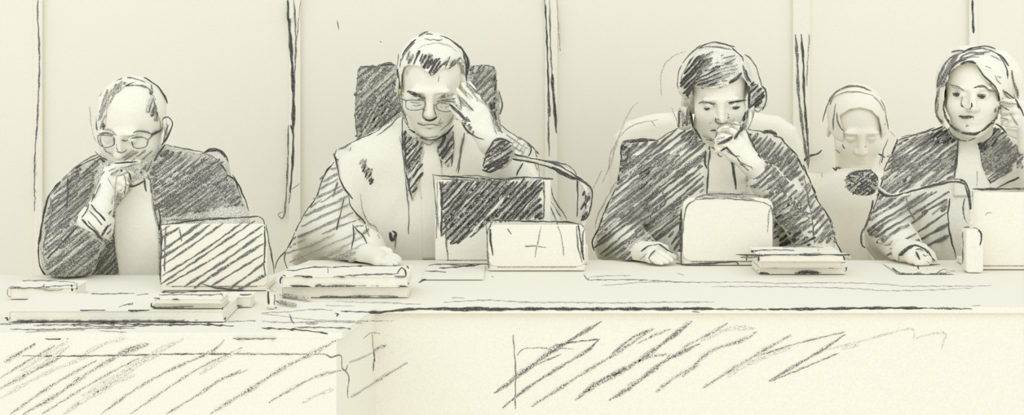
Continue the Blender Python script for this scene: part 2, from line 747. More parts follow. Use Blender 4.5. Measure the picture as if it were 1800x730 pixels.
def hand(F, wrist, rw, fingers, thumb, rf=.0082):
    """Palm from wrist to knuckles, four fingers and a thumb as tapering bent chains (pixel, pixel, depth)."""
    W = at(*wrist)
    for f in fingers:
        k = at(*f[0])
        F.cone(W, k, rw * .72, .0118, .012)
    for a, b in zip(fingers[:-1], fingers[1:]):
        F.cone(at(*a[0]), at(*b[0]), .0115, .0115, .010)
    for i, f in enumerate(fingers):
        r = rf * (1.0, 1.04, 1.0, .86)[i]
        F.chain([at(*p) for p in f], [r * 1.18, r * 1.06, r * .98, r * .84], .0035)
    t = [at(*p) for p in thumb]
    F.cone(W, t[0], rw * .75, .0145, .012)
    F.chain(t, [.0135, .0112, .0098, .0085][:len(t)], .004)


def limb(F, pts, rad, k=.03):
    F.chain([at(*p) for p in pts], rad, k)


def field_mesh(part, F):
    V, Q = F.mesh()
    part.add(V, Q)
    return part


def make_body(c):
    M = head_matrix(*c['head'])
    hc = M.translation
    w = c.get('wf', 1.0)
    x0, Y0 = c['base']
    arms = [p for a in c['arms'] for p in a]
    xs = [at(*p).x for p in arms] + [hc.x]
    ys = [at(*p).y for p in arms] + [hc.y, Y0 - .5]
    F = Field((min(xs) - .12, min(ys) - .14, -.02), (max(xs) + .12, Y0 + .2, hc.z + .2), .004)
    # trunk, neck
    sh = [at(*a[0]) for a in c['arms']]
    mid = (sh[0] + sh[1]) / 2
    nb = Vector((mid.x * .6 + hc.x * .4, mid.y, mid.z + .045))
    F.cone((mid.x, mid.y, mid.z - .04), (x0, Y0 + .02, .52), .105, .12, 0)
    for s_ in sh:
        F.cone((mid.x, mid.y, mid.z - .02), (s_.x, s_.y, s_.z), .072, .046, .05)
    skull(F, M, w)
    F.cone(nb, M @ Vector((0, .025, -.045)), .058, .052, .03)
    face(F, M, w, c.get('ears', (1, 1)))
    for a, rr in zip(c['arms'], c['rad']):
        limb(F, a, rr, .02)
    for h in c['hands']:
        hand(F, *h)
    for e in (-1, 1):                         # legs folded under the bench
        hip = Vector((x0 + e * .09, Y0 + .02, .50))
        lg = c.get('leg', .38)
        kn = Vector((x0 + e * .11, Y0 - lg, .49))
        an = Vector((x0 + e * .11, Y0 - lg + .02, .075))
        F.chain([hip, kn, an], [.085, .06, .042], .03)
        F.cone(an - Vector((0, 0, .035)), an + Vector((0, -.15, -.035)), .04, .034, .02)
    carve_bench(F)
    p = Part('body', c.get('skin', 'paper'))
    p.clamp = over_bench
    return field_mesh(p, F), M


def make_hair(M, w, t, facepoly, ycut=.02, zcut=-.11, cones=(), base='paper', k=.015, ears=False, cuts=()):
    hc = M.translation
    s = M.to_scale()[0]
    F = Field(hc - Vector((.19, .2, .28)), hc + Vector((.19, .2, .2)), .0032)
    skull(F, M, w)
    F.f -= t
    sl, ax = F.axes()
    X, Y, Z = np.meshgrid(*ax, indexing='ij')
    D = Y - CAM.y
    px = CX + X * FPX / D
    py = CY + (CAM.z - Z) * FPX / D
    I = np.array(M.inverted())
    ly = I[1][0] * X + I[1][1] * Y + I[1][2] * Z + I[1][3]
    lz = I[2][0] * X + I[2][1] * Y + I[2][2] * Z + I[2][3]
    F.f = np.maximum(F.f, (zcut - lz) * s).astype(np.float32)
    for c in cones:
        F.cone(at(*c[0]), at(*c[1]), c[2], c[3], .025)
    for poly in (facepoly,) + tuple(cuts):
        dp = poly_sdf(px, py, np.array(poly, float)) * (hc.y - CAM.y) / FPX
        cut = np.maximum(dp, (ly - ycut) * s)           # inside the face opening and in front of the ears
        F.f = np.maximum(F.f, -cut).astype(np.float32)
    p = Part('hair', base)
    return field_mesh(p, F)


def make_robe(outline, Y0, tf, tb, R, sleeves, x0, base, skirt=.17, h=.006, yoke=None):
    P = [at(x, y, Y0) for x, y in outline]
    xs = [p.x for p in P] + [at(*q).x for s_ in sleeves for q in s_[0]]
    ys = [at(*q).y for s_ in sleeves for q in s_[0]] + [Y0 - tf - .02]
    F = Field((min(xs) - .13, min(ys) - .13, .36), (max(xs) + .13, Y0 + tb + .13, max(p.z for p in P) + .08), h)
    F.inflate(outline, Y0, tf, tb, R, 0)
    F.cone((x0, Y0 + .0, .80), (x0, Y0 + .0, .56), skirt, skirt * .95, .06)
    sh = [at(*s_[0][0]) for s_ in sleeves]
    mid = (sh[0] + sh[1]) / 2
    for s_ in sh:                              # yoke over the collar bones
        F.cone((mid.x, mid.y, mid.z - .025), (s_.x, s_.y, s_.z - .005), .090, .066, .03)
    F.cone((mid.x, mid.y, mid.z - .04), (x0, Y0 + .02, .60), .118, .132, .04)
    for pts, rad in sleeves:
        limb(F, pts, rad, .03)
    # the cloth keeps to the drawn outline: rounded trim of the sleeves along it
    sl, ax = F.axes()
    X, Y, Z = np.meshgrid(*ax, indexing='ij')
    D = (Y - CAM.y)
    cp = [(x, y if y < 440 else 1500) for x, y in outline]
    dp = poly_sdf(CX + X * FPX / D, CY + (CAM.z - Z) * FPX / D, np.array(cp, float)) * (Y0 - CAM.y) / FPX
    k = .03
    hh = np.maximum(k - np.abs(F.f - dp), 0) / k
    F.f = (np.maximum(F.f, dp) + hh * hh * k * .25).astype(np.float32)
    carve_bench(F)
    p = Part('robe', base)
    p.clamp = over_bench
    return field_mesh(p, F)


def spectacles(parent, body, rims, bridge, temples, Yf):
    """Wire glasses: bridge > two rims, temple, lenses."""
    b = body.bvh()
    ys = []
    for x, y in [q for r_ in rims for q in r_]:
        h = b.ray_cast(CAM, ray(x, y).normalized())
        if h[0] is not None:
            ys.append(h[0].y)
    yr = (sorted(ys)[len(ys) // 2] if ys else Yf) - .014
    g = Part('glasses', 'graphite_mid')
    tube(g, spline([tuple(at(x, y, yr)) for x, y in bridge], .003), .0012, seg=8)
    go = g.build(parent)
    for rim in rims:
        r_ = Part('rim', 'graphite_mid')
        tube(r_, spline([tuple(at(x, y, yr)) for x, y in rim + [rim[0]]], .003), .0011, seg=8)
        r_.build(go)
        lens_disc(rim, yr).build(go)
    for tp in temples:
        t_ = Part('temple', 'graphite_mid')
        tube(t_, spline([tuple(at(x, y, yr + i * .03)) for i, (x, y) in enumerate(tp)], .004), .0014, seg=8)
        t_.build(go)


def lens_disc(rim, yr):
    p = Part('lens', 'clear_lens')
    pts = [at(x, y, yr) for x, y in rim]
    n = len(pts)
    off = Vector((0, .0012, 0))
    V = pts + [q + off for q in pts]
    Fc = [tuple(range(n)), tuple(n + i for i in reversed(range(n)))] + [(i, n + i, n + (i + 1) % n, (i + 1) % n) for i in range(n)]
    p.add(V, Fc)
    return p
# ------------------------------------------------------------------ the judge at the left end
def judge_left_end():
    c = dict(head=(231, 221, -.27, .93, 30, -13, 2), wf=1.10, base=(at(240, 300, -.25).x, -.22),
             arms=[[(146, 348, -.22), (124, 446, -.47), (174, 376, -.47)], [(350, 322, -.22), (400, 404, -.33), (345, 444, -.50)]],
             rad=[[.048, .042, .027], [.048, .040, .027]],
             hands=[((176, 368, -.46), .032,
                     [[(192, 300, -.385), (206, 291, -.392), (225, 288, -.385), (243, 285, -.368)],
                      [(195, 309, -.395), (209, 302, -.412), (220, 308, -.412), (218, 321, -.398)],
                      [(197, 321, -.400), (211, 317, -.417), (221, 324, -.417), (218, 336, -.402)],
                      [(198, 333, -.402), (209, 331, -.415), (217, 337, -.415), (213, 346, -.402)]],
                     [(190, 334, -.385), (208, 318, -.365), (222, 308, -.355), (230, 306, -.350)]),
                    ((345, 444, -.50), .03,
                     [[(322, 450, -.53), (310, 454, -.55), (302, 458, -.56), (298, 461, -.565)],
                      [(322, 454, -.55), (310, 458, -.57), (302, 462, -.58), (298, 465, -.585)],
                      [(324, 458, -.57), (312, 462, -.59), (305, 466, -.60), (301, 468, -.605)],
                      [(328, 462, -.59), (318, 466, -.605), (312, 469, -.61), (309, 471, -.615)]],
                     [(330, 448, -.52), (318, 444, -.53), (308, 446, -.54)])])
    root = thing('person', 'balding person with glasses in a dark robe, fist under nose, beside hatched laptop', 'person', (c['base'][0], c['base'][1], 0))
    body, M = make_body(c)
    pencil(body, """
H f1.6 30 270 38 370 55 470 85 540
H m2.6 262 68 200 110 140 155 100 200
H m2.6 115 200 88 300 78 400 86 445
H m2.6 300 65 350 75 395 88 430 105
H k3 415 65 470 95 530 145 565 200 585 250
H k2.6 500 150 530 210 547 280 553 325
H hs5/8/70 290 118 200 190 150 290 138 430 96 430 95 300 140 170 260 100
H k2.4 285 128 345 105 430 125 470 165
H m2.4 290 130 350 118 400 128 440 140
H hm5/7/70 470 125 482 190 505 260 518 330 505 410 480 340 440 330 448 250 462 190
H m2.6 470 120 485 200 500 300 515 380
H k2.8 540 382 560 355 592 350 615 372 620 402 605 450 580 500 545 548
H m4 592 400 580 440 568 480 556 520
H s2.2 548 400 575 395 592 410
H k3 130 360 128 400 130 440
H s3 130 440 165 438 195 452 225 480
H m3 100 470 150 462 205 478
H m3 340 462 380 448 430 452 465 468
H s2.5 300 500 330 478 380 470
H k4.5 470 480 500 462 540 440
H s2 520 545 515 590 500 640 465 670
H s2 130 570 150 595 190 612
H m2.2 255 512 280 522
H m3.5 220 590 250 603 285 596 296 578
H s2.2 222 540 224 570 235 590
H hs3.5/7/35 310 590 440 580 470 600 400 660 300 660 260 640
H m2 110 482 105 520 130 560
H k3 328 505 332 530 340 552
H m3 440 520 440 545
H m2.4 205 490 205 520 200 545
H m2.2 330 500 370 493 410 495
T k2.4 270 132 330 112 400 105 500 98
T s2.2 410 135 460 125 500 112
T hs3/6/30 300 150 420 145 440 170 380 200 300 190
T k4.5 370 165 400 158
T k2.8 258 165 220 240 185 330 165 385
T m2 230 255 200 320 180 360
T s1.8 282 210 305 260 325 295
T s2.2 345 205 335 300 330 420
T m2.4 400 190 410 240 405 300 400 345
T s2 345 205 375 190 395 195
T k2.6 415 170 440 190 447 232
T k4.2 455 325 420 355 380 390 340 420
T m2.4 340 425 300 460 275 500
T hs2.4/6/55 360 300 395 300 395 390 355 395
T s2 320 340 310 400
T k2.4 415 262 445 268 470 270 530 245
T hm4/7/30 500 160 620 85 600 130 540 165
T m2.4 185 25 250 75 320 115
T k3 225 70 250 95 268 115
T s2 258 0 290 40 320 60
""", -.3, 11)  # nose tip marks and smile hatch put shade into the pencil strokes
    root_o = root
    body.build(root)
    face1 = PX('H', "300 115 200 190 150 290 140 430 70 470 90 700 330 800 560 700 600 560 545 470 540 385 515 340 500 260 480 200 470 160 430 125")
    hair = make_hair(M, 1.10, .0045, face1, ycut=.03, zcut=-.06)
    pencil(hair, """
H hs4/7/68 290 118 200 190 150 290 138 430 96 430 95 300 140 170 260 100
H hm4/6/70 470 125 482 190 505 260 518 330 505 410 500 300 475 190
H m2.4 300 65 350 75 395 88 430 105
""", -.27, 12)
    hair.build(root)
    out = [(290, 252), (318, 259), (350, 269), (370, 262), (386, 264), (402, 281), (406, 308), (425, 345), (438, 372), (446, 430), (430, 486),
           (300, 492), (180, 492), (92, 490), (72, 466), (68, 436), (74, 382), (88, 340), (118, 306), (129, 294), (171, 271), (200, 252), (240, 240)]
    robe = make_robe(out, -.22, .10, .11, .09,
                     [([(128, 335, -.22), (122, 440, -.46), (160, 405, -.47)], [.075, .065, .047]),
                      ([(372, 320, -.22), (410, 396, -.33), (360, 440, -.45)], [.07, .055, .045])], c['base'][0], 'robe_dark')
    pencil(robe, """
a hm5.5/7.5/35 690 10 1090 10 1110 60 1180 180 760 250 700 190
A hm5.5/8/35 690 560 760 470 830 480 960 500 1060 520 1085 620 1090 700 690 700
A m2.4 765 438 830 455 960 480 1040 520
A k3.5 960 490 1000 465 1050 470 1085 500 1100 540
A k6 985 480 1040 470 1085 505
A k2.6 1030 520 1080 570 1090 600
A k2.4 1090 600 1135 630 1155 690 1170 725
a k2.6 1120 20 1150 70 1190 160 1210 220
a m2 1085 40 1110 90 1120 130
A k2.6 250 590 300 555 370 520 420 500
A m2 258 575 330 525 400 490
A hm5/7/38 250 600 410 510 400 560 380 640 350 720 250 720
a hm5.5/7/40 240 20 380 10 350 150 310 260 220 360 130 470 110 400 120 240 170 110
A k3.2 240 600 195 650 150 710
a k4 240 30 180 80 140 140 115 220 100 300 85 400
a k2.8 85 400 85 470 100 530 140 580
a k3 240 40 240 120 235 215
a k4 130 470 200 400 290 300
a m3 150 150 150 260 120 360 110 440
a s4 95 410 110 460 130 500
a hm5.5/8/38 310 280 420 400 400 470 340 580 280 610 190 600 130 560 120 500 220 390
a hm5.5/7/50 440 300 490 250 500 430 515 500 510 600 400 610 360 570 400 490 430 400
a k3 310 600 350 560 400 480 420 440
a k2.6 310 650 350 648 400 620 450 600 540 615
a m2.6 490 220 480 300 490 420 500 520 515 590
a m3 670 20 690 130 705 220 730 320
a k3.4 720 180 735 250 730 320
a k2.6 735 330 740 450 735 600
A k3 760 440 730 480 700 530
A hm4/6/60 620 570 700 520 690 560 640 600
""", -.3, 13)
    ro = robe.build(root)
    cuff = Part('cuff', 'paper')
    tube(cuff, [at(*q) for q in [(160, 408, -.475), (166, 396, -.472), (171, 384, -.468), (175, 375, -.464)]], [.047, .046, .042, .038], seg=28)
    pencil(cuff, """
T k4.5 95 510 150 565 200 610 245 660
T m3 140 520 180 570 220 610
T k3.6 160 405 200 450 265 520
T m3.4 150 450 190 490 240 550
T k3.6 240 630 265 580 285 550
T k2.8 145 400 130 450 95 500
""", -.5, 14)
    cuff.build(ro)
    bib = Part('jabot', 'paper')
    patch(bib, [(232, 320), (257, 314), (264, 318), (270, 366), (278, 400), (280, 488), (210, 488), (208, 470), (204, 445), (201, 415), (203, 368), (216, 350), (228, 338)], robe.bvh(), .006)
    pencil(bib, """
A k2.6 650 620 655 660 660 690
A m2.4 680 630 690 700
A k2.6 550 660 600 660 650 630
a m2.2 560 75 610 80 650 60
a s2 690 130 700 220 720 300
""", -.33, 15)
    bib.build(root)
    rl = PX('H', "88 482 110 478 150 478 205 490 206 520 200 548 150 566 110 552 92 520")
    rr = PX('H', "328 500 370 490 410 492 447 515 442 545 420 565 370 572 340 556")
    spectacles(root, body, [rl, rr], PX('H', "206 495 240 490 265 505 285 520 328 502"), [PX('H', "447 515 490 470 545 436"), ], -.37)

# ------------------------------------------------------------------ the judge in the pale gown
def judge_pale_gown():
    c = dict(head=(758, 150, 0.0, 1.0, 28, 0, 0), wf=1.0, base=(at(760, 300, .1).x, .12),
             arms=[[(644, 302, .1), (574, 418, -.02), (645, 448, -.20)], [(882, 300, .1), (962, 414, -.06), (861, 252, -.13)]],
             rad=[[.050, .042, .028], [.050, .040, .028]],
             hands=[((861, 250, -.13), .033,
                     [[(829, 212, -.135), (816, 194, -.128), (806, 181, -.108), (799, 171, -.092)],
                      [(835, 202, -.130), (823, 183, -.122), (812, 169, -.100), (804, 158, -.085)],
                      [(842, 194, -.122), (831, 175, -.112), (821, 159, -.092), (814, 148, -.078)],
                      [(849, 189, -.112), (840, 171, -.100), (832, 156, -.085), (825, 145, -.072)]],
                     [(836, 232, -.140), (823, 218, -.145), (808, 203, -.140), (793, 187, -.125)], .0069),
                    ((645, 448, -.20), .03,
                     [[(672, 448, -.22), (686, 450, -.23), (696, 453, -.235), (702, 456, -.24)],
                      [(670, 452, -.24), (685, 455, -.25), (695, 458, -.255), (701, 461, -.26)],
                      [(668, 456, -.26), (682, 459, -.27), (691, 462, -.275), (696, 464, -.28)],
                      [(664, 459, -.28), (676, 462, -.285), (684, 464, -.29), (688, 466, -.292)]],
                     [(662, 444, -.20), (674, 441, -.21), (684, 443, -.22)])])
    root = thing('person', 'short haired person in pale spotted gown leaning temple on hand, before dark chair back', 'person', (c['base'][0], c['base'][1], 0))
    body, M = make_body(c)
    pencil(body, """
P m2.4 85 400 80 460 90 510 120 570 140 640
P k3 140 645 180 670 230 705 290 715 340 700 390 670 430 620
P m2 150 650 200 685 260 700 330 690
P s2 95 540 120 600 145 640
P k4 130 405 160 410 190 415
P k4.5 145 412 190 430 245 452
P m3 200 415 240 450
P hm4/6/10 140 408 215 420 240 452 190 445 150 432
P k4 330 448 370 432 425 425
P hm4/6/15 325 455 370 425 430 420 425 440 360 450
P m2.4 340 462 390 458 440 450
P m3 320 470 345 460
P s2.2 150 472 180 478 210 480
P s2 165 492 190 498 225 490
P m2.2 345 485 370 480 395 485
P s2 340 500 370 505 400 500
P m2.4 240 505 235 540 232 570 245 585
P m2.4 298 490 305 530 318 560
P k3.4 230 568 250 585 280 592 305 582 322 566
P m2.6 195 608 240 620 290 615 330 622 358 605
P s2.4 250 640 275 645 290 638
P s2.2 205 610 200 604
P s2 345 580 335 610 350 630
P s2.4 430 560 410 600 380 630 340 655
P s1.8 430 545 395 610 350 650
P f1.6 335 300 330 345
P f1.6 160 245 135 270 125 300
P k3 30 355 45 350 55 370
P m2.4 35 350 40 400 60 440
P s2 75 380 75 440
P k3.5 85 340 88 390 92 430
P s2.4 455 425 490 480 555 530
P m2.4 480 445 520 490 555 528
P s2 490 400 530 425 555 450
P m2.4 395 490 420 500 455 540 490 560
P k4.6 400 485 440 520 490 570 535 600
P hm4/6/50 470 555 535 580 545 650 560 690 520 660 490 610
P k3 480 600 510 650 560 690 625 715
P m2.2 510 345 560 390 620 460 655 505
P s2 520 370 580 420
P m2.2 460 430 475 480 480 520
P s2 495 390 510 420
Q s2 300 250 315 310 340 390
Q m3 305 230 330 300 375 380
Q s1.8 140 70 200 140 290 220
""", -.05, 21)
    body.build(root)
    facep = PX('P', "95 300 110 250 140 235 175 240 205 245 235 270 262 285 275 306 300 296 340 270 370 255 400 255 430 235 465 215 490 240 500 300 510 380 505 520 440 700 280 760 130 700 70 520 88 430")
    hair = make_hair(M, 1.0, .011, facep, ycut=.02, zcut=-.05)
    pencil(hair, """
P m2.6 200 55 235 30 262 18 255 35
P m2.4 245 40 270 35 298 40
P k2.6 185 70 150 105 120 140 100 175
P m2.2 180 90 140 130 110 170 95 210
P m2.2 240 65 280 75 300 70 325 78 355 72
P k3 340 45 380 60 430 90 480 130
P k5 440 95 480 130 500 170
P k4.5 480 130 510 175 522 230 515 300
P k3.4 490 160 505 220 510 280 512 340
P m3 75 165 70 220 65 290
P k5 70 260 78 320
P k4 75 290 85 350 80 390
P m2 90 190 85 250
P f1.6 200 130 250 105 330 95 400 110 450 150
P hm4/7.5/62 130 160 165 150 165 215 110 250
P k3.6 210 140 190 190 170 235
P hk4.5/7.5/60 190 150 255 160 290 175 290 230 250 265 210 240
P k4 290 170 260 220 230 270
P k4.2 340 190 300 240 265 300
P hk4.2/7/58 290 210 345 190 345 250 290 300 270 295
P k3.4 370 220 330 260 290 300
P m3.6 405 180 390 220 370 255
P hm4/8/58 375 200 440 190 470 185 455 220 400 255 375 250
P m3 470 185 440 225 410 250
P s2.6 480 190 478 250
P s2.4 495 200 490 270
""", 0.0, 22)
    hair.build(root)
    out = [(706, 203), (680, 217), (630, 243), (606, 258), (588, 272), (562, 326), (541, 366), (514, 414), (494, 450), (500, 466), (640, 468), (740, 466),
           (860, 466), (960, 466), (1000, 462), (998, 428), (990, 400), (976, 362), (958, 330), (950, 300), (944, 272), (931, 251), (900, 236), (860, 225), (815, 212), (760, 200)]
    robe = make_robe(out, .12, .11, .11, .10,
                     [([(622, 285, .1), (572, 412, .0), (640, 440, -.16)], [.075, .072, .055]),
                      ([(903, 285, .1), (966, 414, -.05), (882, 288, -.12)], [.075, .062, .046])], c['base'][0], 'paper')
    pencil(robe, """
B k2.4 320 470 250 520 190 580 90 625 10 665
B m2 310 500 250 560 190 605
B s2 0 668 50 650
C m2.4 350 85 330 100 300 112
C m2.2 350 120 357 100
C k2.8 275 130 290 165 300 220 320 280 365 340
C m2.2 290 110 282 150 300 160
C k2.6 280 170 240 220 215 280 195 340 160 380
C m2.6 160 380 120 450 90 520 60 575
C m2.4 60 575 20 620 10 660
C s2.4 60 575 52 620 70 665
C hs3.4/11/26 285 180 300 230 345 330 230 360 180 350 215 280
C hs4/12/24 345 340 370 400 420 450 440 500 360 470 150 520 90 530 130 440 180 350
C hf3.6/14/24 360 480 430 520 438 640 300 650 75 655 60 600 90 530 200 510
C hs4.5/11/24 420 550 438 640 280 650 300 600
C m4 215 250 240 225
C m3.4 275 330 295 260
C k2.4 325 335 310 400 290 480
C k2.2 345 325 360 380 415 440 430 480 440 510
C s2 400 310 410 390 440 450 470 465 488 520
C k2.2 365 455 370 500 360 570
C k2.2 370 465 420 520 435 580 438 660
C k3 200 650 300 652 420 645
C hk4.5/5/60 400 165 425 155 435 190 455 215 452 275 430 250 408 205
C k5 535 490 545 530 565 490
C k4 545 485 565 500 552 530
C m2.2 562 510 560 570
C m2.2 580 50 595 130 605 220 612 300 622 400 620 500
C f1.8 680 210 675 260 683 360
D m3 145 30 145 90 140 190
D m2.4 200 35 185 120 170 220
D m2.2 190 60 175 160 160 215
Q m2.4 360 325 420 370 480 410 540 440
Q k2.4 540 440 560 475 550 520 515 560 490 600
Q s2 480 400 530 440 550 470
Q k2 560 460 590 490 610 515
Q k2.2 510 570 480 620 468 655
Q s2 400 390 450 420 500 460 540 480
Q s2 440 460 480 490 510 500
Q m2 575 540 600 620
Q hf2.4/7/50 430 400 540 460 500 600 450 500
D m2.2 545 285 580 330 640 420
D k2.2 565 300 600 390 640 500 655 600
D m2.4 595 280 610 340 650 400 670 435
D s2.2 520 100 540 200 545 240
D s2 570 260 590 350 590 560
D s2 550 460 530 560 520 610
""", -.02, 23)
    ro = robe.build(root)
    bib = Part('jabot', 'paper')
    patch(bib, [(744, 246), (770, 246), (776, 300), (781, 380), (781, 456), (742, 456), (740, 360), (738, 300), (742, 268)], robe.bvh(), .004)
    pencil(bib, "B s2 440 640 470 655 520 620\nB s2 430 690 420 720\nD m2.2 75 100 80 130 95 180 100 220\nC f1.8 690 110 680 180", 0.0, 24)
    bib.build(root)
    for nm, poly, tx in (
            ('lapel', PX('C', "597 30 640 60 690 85 665 170 688 205 660 270 637 345 612 220 600 110"), """
C hk5/6.5/52 597 30 640 60 690 85 665 170 612 220 600 110
C hk4.5/8.5/56 612 220 670 160 688 205 660 270 637 340
C k3 600 40 605 120 612 220 637 345
B k2.4 330 500 325 560 330 700
"""),
            ('lapel', PX('D', "75 92 110 60 148 25 150 90 128 190 100 170 78 140"), """
D hk4.8/8/55 75 92 110 60 148 25 150 90 128 190 100 170 78 140
D m2.4 148 30 150 100 140 190
""")):
        l_ = Part(nm, 'robe_grey')
        patch(l_, poly, robe.bvh(), .006)
        pencil(l_, tx, 0.0, 25)
        l_.build(ro)
    rl = PX('P', "124 462 150 460 200 460 242 466 244 488 238 510 200 524 150 524 126 510 121 485")
    rr = PX('P', "318 490 335 478 380 470 440 474 446 500 436 522 390 534 340 528 320 512")
    spectacles(root, body, [rl, rr], PX('P', "243 490 262 484 285 484 300 490 318 492"), [PX('P', "127 466 105 455 88 452")], -.1)

# ------------------------------------------------------------------ the judge with the bob
def judge_with_bob():
    c = dict(head=(1264, 165, 0.0, .90, 28, -2, -2), wf=1.0, base=(at(1262, 300, .1).x, .12), ears=(1, 0),
             arms=[[(1130, 304, .1), (1082, 418, .0), (1128, 444, -.17)], [(1346, 298, .1), (1426, 418, -.10), (1324, 292, -.13)]],
             rad=[[.048, .038, .027], [.048, .038, .027]],
             hands=[((1322, 290, -.13), .031,
                     [[(1302, 250, -.125), (1291, 233, -.125), (1276, 226, -.118), (1265, 230, -.108)],
                      [(1297, 258, -.132), (1283, 244, -.138), (1268, 239, -.132), (1260, 247, -.122)],
                      [(1291, 266, -.134), (1277, 256, -.140), (1265, 251, -.134), (1259, 258, -.124)],
                      [(1286, 274, -.132), (1274, 267, -.137), (1264, 263, -.132), (1259, 268, -.124)]],
                     [(1312, 262, -.115), (1307, 241, -.105), (1301, 227, -.095), (1292, 219, -.088)]),
                    ((1128, 444, -.17), .03,
                     [[(1152, 436, -.20), (1165, 440, -.215), (1177, 447, -.225), (1186, 453, -.23)],
                      [(1150, 442, -.22), (1162, 447, -.235), (1173, 453, -.245), (1180, 458, -.25)],
                      [(1147, 448, -.24), (1157, 453, -.25), (1166, 458, -.258), (1172, 461, -.262)],
                      [(1143, 453, -.25), (1152, 458, -.262), (1159, 462, -.268), (1163, 464, -.272)]],
                     [(1146, 436, -.185), (1158, 434, -.20), (1170, 437, -.21)])])
    root = thing('person', 'person with short dark bob and dark robe, loose fist at mouth, behind blank pale laptop', 'person', (c['base'][0], c['base'][1], 0))
    body, M = make_body(c)
    pencil(body, """
O m2.8 285 445 310 435 350 440 385 455
O m3 295 440 330 432 375 445 398 448
O k3.6 318 475 335 482 355 478
O s2.2 325 488 350 488
O s2.4 375 460 390 470
O k4.4 478 445 510 432 550 430 590 425
O m3 480 455 520 435
O k5 502 472 525 470 550 466
O k3 505 478 545 476
O m3.4 392 540 395 560 415 575 432 570
O m2.6 390 550 410 545 425 555
O m2.4 468 545 480 535 470 525
O m2 470 510 480 520
O m2.2 355 575 365 565
O k3.4 360 620 380 618 395 618
O s2.6 315 655 350 670 400 675 450 660
O s2 330 675 400 690 460 680
O k3 255 600 280 640 310 680 330 700
O m3 270 640 300 670 322 695
O k4.5 580 500 575 560 565 600
O m3 605 480 590 550 575 610
O k5 565 600 540 640 515 670
O hm4/6/55 590 490 605 490 590 600 540 650 560 590
U s2.2 200 100 240 75 310 80 390 98
U s2 200 100 185 140 160 230
U f1.8 215 120 260 120 310 100
U f1.8 195 165 240 150 290 110
U f1.8 225 190 260 160 290 130
U f1.6 300 90 325 30
U k4.5 320 205 350 160 395 110
U k4.5 190 245 240 225 310 185
U m3 215 240 270 225 310 200
U k3.4 215 300 240 285 265 265
U k3 255 265 280 295 310 320 345 350
U m2 260 300 310 330 370 345
U m2.6 345 350 370 390 430 415 460 430 470 450
U m2.4 370 400 410 430 440 460
U k2.8 415 130 450 200 490 280 535 360
U m2.2 465 260 490 270
U s2 435 120 480 140
W m2.6 150 165 200 145 260 130
W k2.4 260 130 310 165 390 215
W m2.6 235 180 205 210 180 245
W m2.4 180 245 200 270 230 295
W s2.4 90 280 140 230 165 210
W k3 120 190 160 160 200 145
""", -.1, 31)
    body.build(root)
    facep = PX('O', "252 332 320 352 420 345 490 318 540 285 562 275 600 320 602 400 598 520 575 610 480 740 330 760 260 640 225 560 222 470 190 462 165 455 160 425 205 412 240 405")
    hair = make_hair(M, 1.0, .017, facep, ycut=.03, zcut=-.09,
                     cones=[((1326, 160, -.01), (1338, 180, 0.0), .022, .017), ((1202, 200, .03), (1200, 218, .03), .016, .013), ((1212, 150, -.01), (1203, 158, 0), .02, .016), ((1212, 160, .06), (1205, 216, .05), .02, .016)],
                     base='robe_grey')
    pencil(hair, """
O k2.6 280 95 330 65 390 52 440 60 500 85
O m2.4 290 90 350 80 420 85 490 100
O m2 390 55 450 68 520 80
O k2.4 500 90 540 125 565 150 572 175
O m2.6 580 130 620 160 650 205 670 260 688 330
O m2.4 180 190 210 150 250 110 300 70
O m2.6 175 200 155 250 150 310 152 350
O m2 215 200 180 260 170 330
O hk4.4/5.5/48 175 320 185 250 230 160 300 130 330 160 300 250 250 330 240 400 200 390
O hm4/6/35 300 130 380 110 380 180 330 240 270 300
O hk4/6/22 260 290 350 220 420 200 430 260 420 320 320 335 255 325
O hm3/7/20 420 130 520 130 520 190 440 190
O hs3/6/15 380 180 530 180 540 230 440 310 380 290
O k4 490 310 530 285 560 250
O k5 480 315 520 290 545 270
O m2.4 300 345 340 358 400 350 440 335
O m2 320 335 380 332 430 320
O m2.6 300 345 350 355 400 348
O m3 570 200 580 250 600 300
O k4 585 230 600 280 620 310
O k4.4 605 330 610 400 605 470
O hk4.4/6/40 610 320 640 310 690 330 715 380 700 420 660 470 615 470
O k2.8 685 330 710 355 722 400 710 450 695 490
O m2.6 640 480 660 500 690 480
O hk4/6/85 155 480 185 470 190 590 155 590
O hm4/6/85 205 470 230 520 240 590 200 590
O k3 230 500 240 540 250 600
O hm3/6/80 185 370 240 380 240 410 195 410
O s2.4 630 490 625 560 600 610
O m2 640 490 635 540
""", 0.0, 32)
    hair.build(root)
    out = [(1197, 226), (1155, 246), (1098, 248), (1093, 290), (1085, 326), (1060, 378), (1050, 408), (1042, 430), (1050, 456), (1105, 462), (1200, 464), (1330, 464),
           (1400, 466), (1470, 462), (1484, 452), (1467, 421), (1460, 395), (1434, 345), (1405, 284), (1382, 255), (1342, 232), (1312, 226), (1262, 225)]
    robe = make_robe(out, .12, .10, .11, .09,
                     [([(1112, 290, .1), (1080, 410, .0), (1122, 438, -.14)], [.065, .06, .045]),
                      ([(1366, 280, .1), (1440, 418, -.09), (1345, 318, -.12)], [.065, .055, .042])], c['base'][0], 'robe_light')
